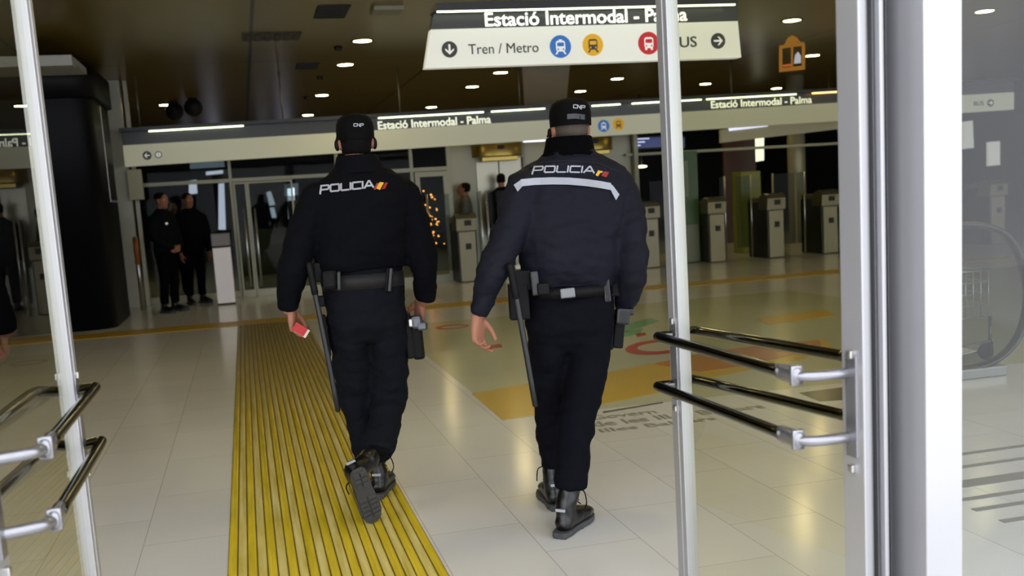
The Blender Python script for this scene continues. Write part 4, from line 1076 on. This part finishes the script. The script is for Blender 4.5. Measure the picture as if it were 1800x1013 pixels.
def cap(root, c, r, f, u, letters=None, brim=True, col=None):
    b = B(); rings = []
    for z, k in ((.020, 1.0), (.03, 1.02), (.055, 1.03), (.08, .99), (.103, .88), (.119, .64), (.126, .25)):
        rings.append(ering(c + u * z - f * .012, r * .086 * k, f * .116 * k, 26, 2.2))
    loft(b, rings)
    cp = obj('cap', b, col or M_capm, root, smooth=True)
    b = B(); rings = []
    for z, ex in ((.006, .0), (.03, .001)):
        rings.append(ering(c + u * z - f * .012, r * (.087 + ex), f * (.117 + ex), 26, 2.2))
    loft(b, rings, cap=False); rings = []
    obj('sweat_band', b, col or M_capm, cp, smooth=True)
    if brim:
        b = B(); n = 12; up_, lo_ = [], []
        for i in range(n + 1):
            a = PI * (i / n); x = math.cos(a) * .080; y = .075 + math.sin(a) * .095; p = c + r * x + f * y + u * (.022 - .018 * abs(math.cos(a)) - .10 * max(0, y - .1)); up_.append(p); lo_.append(p - u * .004)
        va = [b.verts.new(p) for p in up_]; vb = [b.verts.new(p) for p in lo_]
        b.faces.new(va); b.faces.new(list(reversed(vb)))
        for i in range(len(va)): j = (i + 1) % len(va); b.faces.new((va[i], va[j], vb[j], vb[i]))
        obj('brim', b, col or M_capm, cp)
    return cp
def rings_px(rows, Y, vox=None):
    out = []
    for py, xl, xr, hd, dy in rows:
        a, c = at(xl, py, Y + dy), at(xr, py, Y + dy); m_ = (a + c) / 2; out.append((m_, (c - a).length / 2, hd))
    return out
def arm_px(pts, Y):
    return [at(x, y, Y + dy) for x, y, dy, _ in pts], [q for *_, q in pts]
def belt_ring(name, c, hw, hd, r, f, h, m_, parent, u=V((0, 0, 1))):
    b = B(); o = ering(c, r * hw, f * hd, 40, 2.3); i_ = ering(c, r * (hw - .008), f * (hd - .008), 40, 2.3)
    rows = [[p - u * h / 2 for p in i_], [p - u * h / 2 for p in o], [p + u * h / 2 for p in o], [p + u * h / 2 for p in i_]]
    loft(b, rows + [rows[0]], cap=False); bmesh.ops.remove_doubles(b, verts=b.verts, dist=1e-5)
    return obj(name, b, m_, parent, smooth=True)
def pbox(b, px, py, Y, w, h, d, tilt=0., bev=.006, yaw=0., mi=0):
    """box centred in direction (px,py) at distance Y; sizes in metres; tilt leans it in the picture plane"""
    c = at(px, py, Y); r, f = frame(yaw); u = V((0, 0, 1)); ct, st = math.cos(tilt), math.sin(tilt)
    obox(b, c, (r * ct + u * st) * w / 2, f * d / 2, (u * ct - r * st) * h / 2, bev, mi)

# ---- right officer
YA = 4.38; yawA = math.radians(9)
A = dict(yaw=yawA, seed=3, jm=M_jacketA, tm=M_trA, skin=M_skin, jamp=.011, tamp=.010,
    torso=rings_px([(503, 926, 1076, .125, 0), (488, 921, 1082, .138, 0), (470, 917, 1086, .148, -.01), (440, 914, 1087, .15, -.01), (400, 911, 1091, .148, -.01), (365, 905, 1098, .143, 0), (335, 900, 1106, .132, 0), (312, 902, 1105, .12, .01), (296, 915, 1092, .108, .015), (282, 936, 1068, .095, .02), (271, 954, 1046, .086, .02), (262, 959, 1041, .082, .02)], YA),
    pelvis=rings_px([(488, 930, 1072, .118, .01), (510, 927, 1073, .126, .01), (540, 924, 1076, .136, 0), (575, 926, 1077, .136, 0), (600, 934, 1070, .115, 0), (618, 960, 1046, .07, 0)], YA),
    arms=[arm_px([(925, 322, 0, .074), (908, 375, -.02, .078), (888, 430, -.05, .075), (866, 475, -.09, .068), (852, 520, -.08, .052), (841, 553, -.06, .042)], YA),
          arm_px([(1084, 325, 0, .076), (1101, 375, -.04, .080), (1108, 430, -.09, .074), (1112, 470, -.12, .066), (1108, 505, -.07, .054), (1095, 545, -.02, .042)], YA)],
    legs=[arm_px([(966, 565, .0, (.094, .126)), (965, 640, .07, (.092, .105)), (967, 715, .16, .080), (969, 770, .19, .068), (972, 808, .20, .060), (974, 820, .20, .057)], YA),
          arm_px([(1036, 565, 0, (.096, .128)), (1033, 640, -.02, (.096, .108)), (1019, 715, -.05, .084), (1010, 780, -.12, .076), (1006, 830, -.17, .075), (1004, 858, -.18, .073)], YA)],
    neck=at(1002, 256, YA + .03), head=at(1002, 227, YA + .05) , head_yaw=math.radians(4), head_up=V((.0, 0, 1)),
    hands=[dict(w=at(839, 557, YA - .06), d=V((.0, .10, -1)), n=V((.70, -.70, 0)), curl=[.35, .75, 1.0, 1.1], s=1.1),
           dict(w=at(1089, 548, YA + .02), d=V((-.05, .35, -.9)), n=V((-.9, -.1, 0)), curl=.9, s=.95)],
    hair=M_hairg, hair_lo=-.055, hair_back=.010)
offA, jkA, trA = person('person', 'officer in a navy jacket with a white reflective stripe, walking away on the right', (at_z(985, 945, 0).x + .06, YA, 0), A)
rA, fA = frame(yawA)
# the right boot stands on the floor, the left one is a step ahead
hA = A['head']; hrA, hfA = frame(A['head_yaw'])
capA = cap(offA, hA + V((0, 0, .004)), hrA, hfA, V((0, 0, 1)))
ankR = at(999, 905, YA - .20); ankR.z = .123
ankL = at(971, 868, YA + .20); ankL.z = .123
boot(offA, ankR, math.radians(42), 0.0, at(1004, 830, YA - .18))
boot(offA, ankL, math.radians(4), .0, at(972, 800, YA + .2))
tA = bvh_of(jkA)
pol = word('POLICIA', (936, 304), (1044, 304), 10.5, 2.7, .16)
pl = [p for p in pol]
# follow the curve of the shoulders: bow the line slightly
def bow(polys, x0, x1, amt):
    return [([(x, y - amt * (1 - ((x - (x0 + x1) / 2) / ((x1 - x0) / 2)) ** 2)) for x, y in q], mi) for q, mi in polys]
decal('police_lettering', bow(pl, 930, 1046, 1.5), tA, [M_refl], jkA)
decal('flag_mark', [([(1047, 308), (1052, 299), (1056, 303), (1051, 310)], 1), ([(1052, 300), (1060, 301), (1058, 304), (1053, 304)], 1), ([(1057, 309), (1062, 301), (1071, 303), (1066, 312)], 0)], tA, [M_redp, M_yelp], jkA, label='small red and yellow flag mark')
def band(pts, w):
    out = []
    for (x0, y0), (x1, y1) in zip(pts, pts[1:]):
        out.append(([(x0, y0 - w / 2), (x1, y1 - w / 2), (x1, y1 + w / 2), (x0, y0 + w / 2)], 0))
    return out
decal('reflective_stripe', band([(915, 321.5), (940, 319), (970, 318), (1000, 318.5), (1030, 321), (1055, 324.5), (1074, 328)], 12.5) +
      [([(903, 325), (916, 316), (918, 328), (910, 337)], 0), ([(1072, 322), (1078, 327), (1089, 342), (1083, 352)], 0), ([(1072, 322), (1083, 352), (1077, 341), (1074, 334)], 0)], tA, [M_refl], jkA, .008, label='white reflective stripe across the back')
decal('yoke_seam', band([(918, 300), (950, 286), (1000, 282), (1050, 287), (1090, 303)], 1.4), tA, [mat('seam', '#0a0a10', .8)], jkA, .003)
tcap = bvh_of(capA)
decal('cap_lettering', word('CNP', (1008, 189.5), (1028, 191.5), 5.5, 1.5, .0), tcap, [M_refl], capA)
decal('cap_strap', band([(997, 205), (1012, 204), (1028, 206)], 9), tcap, [M_gearp], capA)
# collar, headset and belt
def collar(rows, Y, m_, parent, r, f):
    R = rings_px(rows, Y); b = B(); L = [ering(c, r * hw, f * hd, 28) for c, hw, hd in R]
    c, hw, hd = R[-1]; L += [ering(c + V((0, 0, .006)), r * (hw - .006), f * (hd - .006), 28), ering(c, r * (hw - .013), f * (hd - .013), 28), ering(c - V((0, 0, .03)), r * (hw - .015), f * (hd - .015), 28)]
    loft(b, L, cap=False); return obj('collar', b, m_, parent, smooth=True)
collar([(278, 946, 1054, .092, .02), (268, 956, 1044, .086, .02), (255, 959, 1041, .083, .02), (243, 961, 1039, .080, .02)], YA, mat('fleece_collar', '#050506', .95, var=.3, scale=80, bump=.4, spec=.05), jkA, rA, fA)
b = B(); e = hA - hrA * .083 + hfA * .035 - V((0, 0, .012)); ball(b, e, .017, (.6, 1, 1.3)); tube(b, [e, e + hfA * .05 - V((0, 0, .01)), e + hfA * .09 - V((0, 0, .004)) + hrA * .02], .005, 8)
obj('sunglasses', b, M_gear, offA, smooth=True)
beltA = belt_ring('duty_belt', at(1001, 510, YA + .005), .193, .142, rA, fA, .048, M_gear, offA)
def gear(name, px, py, Y, w, h, d, m_, parent, tilt=0., yaw=yawA, bev=.007, label=None):
    b = B(); pbox(b, px, py, Y, w, h, d, tilt, bev, yaw); return obj(name, b, m_, parent, label)
gear('belt_pouch', 914, 492, YA - .03, .085, .085, .11, M_gear, beltA)
gear('radio_holder', 912, 530, YA - .05, .085, .155, .07, M_gear, beltA)
gear('belt_pouch', 940, 498, YA - .12, .035, .105, .04, M_gearp, beltA, .06)
gear('belt_pouch', 955, 508, YA - .15, .05, .05, .03, M_gear, beltA)
bk = gear('belt_plate', 998, 516, YA - .150, .064, .046, .012, mat('grey_plate', '#77787a', .35, .5), beltA, .05, label='grey metal plate at the back of the belt')
gear('plate_edge', 999, 524, YA - .153, .060, .012, .006, M_gear, bk)
gear('torch_holder', 1066, 510, YA - .11, .030, .105, .035, M_gearp, beltA, .05)
gear('belt_pouch', 1076, 505, YA - .03, .05, .08, .10, M_gear, beltA)
hs = gear('thigh_holster', 1055, 597, YA - .075, .052, .150, .035, M_gearp, beltA, -.14)
gear('holster_strap', 1067, 575, YA - .03, .055, .20, .05, M_gear, beltA, -.08)
hs2 = gear('holster', 1087, 582, YA - .04, .045, .150, .055, M_gear, beltA, -.13)
b = B(); pbox(b, 1094, 556, YA - .075, .062, .075, .06, -.12, .012, yawA); pbox(b, 1106, 547, YA - .05, .03, .03, .10, -.1, .008, yawA)
solo('pistol', b, [M_gearp], 'black pistol grip standing out of the right officer\'s hip holster', 'pistol')
def baton(pts, Y, r, label, extra=None):
    t = thing('baton', label, 'baton', at(*pts[-1], Y), 'police batons')
    P = [at(x, y, Y) for x, y in pts]
    b = B(); limb(b, P, [r] * len(P), n=12, k=3, ref=V((0, 1, 0))); obj('shaft', b, M_gearp, t, smooth=True)
    b = B(); d = (P[1] - P[0]).normalized(); limb(b, [P[0], P[0] + d * .14], [r * 1.25, r * 1.25], n=12, ref=V((0, 1, 0))); obj('grip', b, M_gear, t, smooth=True)
    return t
baton([(896, 466), (915, 565), (941, 713)], YA - .165, .0125, 'long dark baton hanging at the right officer\'s left hip')

# ---- left officer
YB_ = 5.0; yawB = math.radians(3)
Bp = dict(yaw=yawB, seed=11, jm=M_jacketB, tm=M_trB, skin=M_skin, jamp=.010, tamp=.013,
    torso=rings_px([(474, 556, 716, .13, 0), (462, 552, 718, .145, 0), (440, 554, 719, .15, -.01), (400, 553, 720, .148, -.01), (365, 549, 723, .142, 0), (345, 544, 726, .134, 0), (328, 545, 722, .12, .01), (315, 560, 706, .108, .015), (305, 576, 690, .097, .02), (297, 586, 676, .09, .02), (290, 589, 668, .086, .02)], YB_),
    pelvis=rings_px([(462, 566, 708, .12, .01), (490, 566, 708, .126, .01), (520, 570, 711, .134, 0), (555, 573, 715, .134, 0), (585, 582, 712, .112, 0), (602, 610, 690, .07, 0)], YB_),
    arms=[arm_px([(558, 342, 0, .074), (540, 390, -.02, .080), (523, 440, -.04, .076), (514, 480, -.05, .070), (508, 515, -.02, .058), (506, 543, 0, .044)], YB_),
          arm_px([(712, 338, 0, .076), (727, 390, -.02, .080), (739, 440, -.05, .074), (745, 475, -.06, .066), (747, 505, -.02, .056), (746, 527, 0, .046)], YB_)],
    legs=[arm_px([(613, 555, .0, (.098, .128)), (618, 640, .06, (.094, .10)), (626, 700, .12, .080), (635, 755, .13, .066), (643, 800, .12, .060), (646, 815, .12, .058)], YB_),
          arm_px([(680, 555, 0, (.100, .130)), (685, 640, .04, (.096, .105)), (683, 700, .06, .090), (673, 755, -.06, .080), (664, 798, -.18, .072)], YB_)],
    neck=at(626, 288, YB_ + .03), head=at(625, 250, YB_ + .05), head_yaw=math.radians(0), head_up=V((0, 0, 1)),
    hands=[dict(w=at(512, 544, YB_), d=V((.02, .18, -1)), n=V((.93, -.28, 0)), curl=[.55, .8, .95, 1.05], s=1.06),
           dict(w=at(738, 530, YB_ + .03), d=V((-.05, .25, -.95)), n=V((-.8, -.3, 0)), curl=.75)],
    hair=M_haird, hair_lo=-.09, hair_back=.012)
offB, jkB, trB = person('person', 'officer in a black fleece jacket walking on the yellow strip, on the left', (at_z(660, 905, 0).x, YB_, 0), Bp)
rB, fB = frame(yawB); hB = Bp['head']; hrB, hfB = frame(0)
capB = cap(offB, hB + V((0, 0, .004)), hrB, hfB, V((0, 0, 1)))
b = B()
for s in (-1, 1):
    e = hB + hrB * s * .088 - V((0, 0, .01)) - hfB * .005; ball(b, e, .026, (.5, .8, 1.1)); tube(b, [e + V((0, 0, .02)), e + V((0, 0, .05)) + hfB * .01 - hrB * s * .008], .006, 8)
obj('headset', b, M_gear, offB, smooth=True)
# front foot flat, rear foot peeling off on its toes
aL = at(668, 842, YB_ + .12); aL.z = .132
boot(offB, aL, math.radians(18), 0, at(640, 785, YB_ + .12))
toe = at_z(660, 924, 0); pit = math.radians(66); yw = math.radians(-8)
rr_, ff_ = frame(yw)
Rm = Matrix.Rotation(-pit, 3, rr_); f2 = Rm @ ff_; u2 = Rm @ V((0, 0, 1))
tip = V((toe.x, toe.y + .0, .012)); lean = math.radians(-17); R2 = Matrix.Rotation(lean, 3, ff_); f2 = R2 @ f2; u2 = R2 @ u2
ank = tip - f2 * .215 + u2 * .122
bo, PB = boot(offB, ank, yw, pit, at(664, 790, YB_ - .19), lean=lean)
tB = bvh_of(jkB)
decal('police_lettering', word('POLICIA', (563, 338.5), (656, 329), 11.5, 3.1, .10), tB, [M_refl], jkB)
decal('flag_mark', [([(660, 331), (668, 320), (675, 321), (668, 334)], 1), ([(671, 333), (677, 321), (682, 321), (677, 332)], 0), ([(657, 333), (662, 322), (666, 321), (660, 334)], 0)], tB, [M_redp, M_yelp], jkB, label='red and yellow flag mark')
tcapB = bvh_of(capB)
decal('cap_lettering', word('CNP', (622, 222), (639, 222), 4.6, 1.3, .0), tcapB, [M_refl], capB)
collar([(304, 577, 689, .098, .02), (296, 586, 677, .091, .02), (286, 589, 669, .087, .02), (275, 591, 663, .084, .02)], YB_, M_jacketB, jkB, rB, fB)
beltB = belt_ring('duty_belt', at(638, 492, YB_ + .01), .197, .142, rB, fB, .07, mat('belt_webbing', '#0b090c', .7, var=.2, scale=60), offB)
gear('cuff_pouch', 580, 492, YB_ - .10, .075, .095, .06, M_gear, beltB, 0, yawB, .02)
gear('belt_pouch', 596, 494, YB_ - .135, .018, .09, .025, M_gearp, beltB, -.06, yawB)
gear('torch_holder', 686, 492, YB_ - .115, .020, .115, .03, M_gearp, beltB, -.16, yawB)
gear('torch_holder', 680, 492, YB_ - .12, .014, .115, .025, M_gear, beltB, -.16, yawB)
gear('radio_holder', 562, 478, YB_ - .03, .055, .09, .08, M_gear, beltB, 0, yawB)
gear('baton_ring', 562, 530, YB_ - .06, .045, .05, .05, M_gear, beltB, 0, yawB)
gear('leg_pouch', 572, 590, YB_ - .02, .03, .20, .06, M_gear, beltB, .06, yawB, .01)
gear('holster', 734, 602, YB_ - .02, .055, .165, .06, M_gear, beltB, .03, yawB, .014)
gear('holster_strap', 718, 590, YB_ - .01, .04, .22, .07, M_gear, beltB, .06, yawB)
gear('holster_clip', 722, 568, YB_ - .075, .022, .04, .02, M_steel, beltB, 0, yawB)
b = B(); pbox(b, 732, 566, YB_ - .05, .055, .065, .07, .05, .014, yawB); pbox(b, 740, 572, YB_ - .03, .05, .04, .12, .0, .01, yawB)
solo('pistol', b, [mat('worn_gunmetal', '#5a5c62', .3, .7)], 'dark pistol in the left officer\'s thigh holster, below the right hand', 'pistol')
baton([(543, 464), (568, 585), (594, 722)], YB_ - .125, .0125, 'long grey baton hanging at the left officer\'s left side')
b = B(); pbox(b, 527, 579, YB_ - .045, .062, .042, .006, -.62, .002, .2); pbox(b, 531, 582, YB_ - .040, .062, .044, .004, -.62, .001, .2, 1)
solo('red_booklet', b, [mat('red_cover', '#b01820', .45), mat('booklet_paper', '#d8cfc0', .6)], 'small red booklet held in the left officer\'s left hand', 'booklet')

# ---- bystanders
def std(loc, yaw, H=1.76, arms='hang', jm=M_black, tm=M_black, hair=M_haird, fem=False, **k):
    s = H / 1.76; r, f = frame(yaw); o = V(loc)
    P = lambda x, y, z: o + r * x * s + f * y * s + V((0, 0, z * s))
    w = .92 if fem else 1
    S = dict(yaw=yaw, jm=jm, tm=tm, hair=hair, voxel=.010, cvox=.016, jamp=.007, tamp=.007, seed=o.x * 3, face=True, hair_lo=-.01,
        torso=[(P(0, 0, z), hw * s * w, hd * s) for z, hw, hd in ((.86, .185, .125), (.92, .19, .135), (1.05, .18, .13), (1.18, .19, .138), (1.30, .205, .135), (1.40, .205, .115), (1.45, .165, .10), (1.485, .10, .085), (1.52, .072, .072))],
        pelvis=[(P(0, 0, z), hw * s, hd * s) for z, hw, hd in ((.98, .165, .115), (.92, .178, .13), (.85, .182, .135), (.78, .165, .12), (.74, .10, .08))],
        legs=[([P(x, 0, .82), P(x * 1.05, .01, .62), P(x * 1.15, .01, .46), P(x * 1.2, -.02, .26), P(x * 1.25, -.02, .13)], [.092 * s, .085 * s, .072 * s, .066 * s, .062 * s]) for x in (-.088, .088)],
        neck=P(0, -.005, 1.50), head=P(0, .02, 1.635))
    if arms == 'cross':
        S['arms'] = [([P(-.19, 0, 1.39), P(-.235, .02, 1.24), P(-.22, .09, 1.12), P(-.08, .2, 1.14), P(.05, .2, 1.18)], [.066, .064, .06, .054, .048]), ([P(.19, 0, 1.39), P(.235, .02, 1.24), P(.22, .09, 1.12), P(.08, .23, 1.15), P(-.05, .22, 1.19)], [.066, .064, .06, .054, .048])]
        S['hands'] = [dict(w=P(.06, .2, 1.18), d=r + V((0, 0, .3)), n=-f, curl=.3, s=s), dict(w=P(-.06, .22, 1.19), d=-r + V((0, 0, .3)), n=-f, curl=.3, s=s)]
    elif arms == 'clasp':
        S['arms'] = [([P(-.19, 0, 1.39), P(-.24, 0, 1.22), P(-.23, .05, 1.08), P(-.13, .17, .98), P(-.05, .21, .96)], [.066, .064, .06, .052, .046]), ([P(.19, 0, 1.39), P(.24, 0, 1.22), P(.23, .05, 1.08), P(.13, .17, .98), P(.05, .21, .96)], [.066, .064, .06, .052, .046])]
        S['hands'] = [dict(w=P(-.04, .21, .955), d=r * .8 - V((0, 0, .5)), n=-f, curl=.6, s=s), dict(w=P(.04, .22, .955), d=-r * .8 - V((0, 0, .5)), n=-f, curl=.6, s=s)]
    else:
        S['arms'] = [([P(x, 0, 1.39), P(x * 1.25, 0, 1.22), P(x * 1.32, .0, 1.08), P(x * 1.33, .05, .92), P(x * 1.3, .09, .82)], [.066, .063, .058, .05, .045]) for x in (-.19, .19)]
        S['hands'] = [dict(w=P(-.247, .09, .81), d=V((0, 0, -1)) + f * .1, n=r, curl=.5, s=s), dict(w=P(.247, .09, .81), d=V((0, 0, -1)) + f * .1, n=-r, curl=.5, s=s)]
    S.update(k); return S, P
def stand(label, loc, yaw, boots=True, **k):
    S, P = std(loc, yaw, **k); root, j, t = person('person', label, loc, S)
    if boots:
        for x in (-.115, .115):
            boot(root, P(x, -.02, .123), yaw + x * 1.5, 0, P(x * .95, -.02, .4), lace=False)
    return root, j, S, P
M_gj = mat('guard_jacket', '#060a0c', .85, var=.2, scale=20, spec=.08); M_gt = mat('guard_trousers', '#040405', .9, spec=.05)
g1 = at_z(303, 549, 0); g2 = at_z(348, 534, 0); g3 = at_z(318, 530, 0)
_, j1, S1, P1 = stand('guard in dark uniform standing with hands clasped, leftmost of the group by the grey post', (g1.x, g1.y, 0), math.radians(128), H=1.80, arms='clasp', jm=M_gj, tm=M_gt, skin=M_skin2)
b = B(); c = P1(.09, .145, 1.30); ball(b, c, .028, (1, .4, 1.1)); obj('chest_badge', b, M_steel, j1)
_, j2, S2, P2 = stand('guard in dark uniform standing next to the pale steel pedestal', (g2.x, g2.y, 0), math.radians(150), H=1.79, arms='hang', jm=mat('guard_black', '#040508', .85, spec=.06), tm=M_gt, skin=M_skin2)
rg, fg = frame(math.radians(150))
b = B(); c = P2(-.19, .02, 1.36); ball(b, c, .035, (1, 1, 1.2)); obj('shoulder_patch', b, mat('pale_patch', '#8b8f94', .6), j2)
belt_ring('belt', P2(0, 0, .96), .18, .135, rg, fg, .045, M_gear, _)
stand('woman with dark hair and folded arms standing between the two guards', (g3.x, g3.y + .25, 0), math.radians(165), H=1.68, arms='cross', jm=mat('dark_coat', '#080708', .9, spec=.05), tm=M_gt, fem=True, hair_long=True, skin=M_skin2)
stand('person with short dark hair in a grey coat behind the gate under the lift canopy', (3.90, 18.67, 0), math.radians(-75), H=1.70, jm=mat('grey_coat', '#4c4c44', .7), tm=M_gt, skin=mat('skin_tan', '#8a5440', .5), hair_lo=-.075, hair_back=.028)
stand('man in black seen from behind at the lift door, beside the right officer\'s left shoulder', (4.60, 18.72, 0), math.radians(8), H=1.84, jm=mat('black_coat', '#050506', .9, spec=.05), tm=M_gt, hair_lo=-.06)
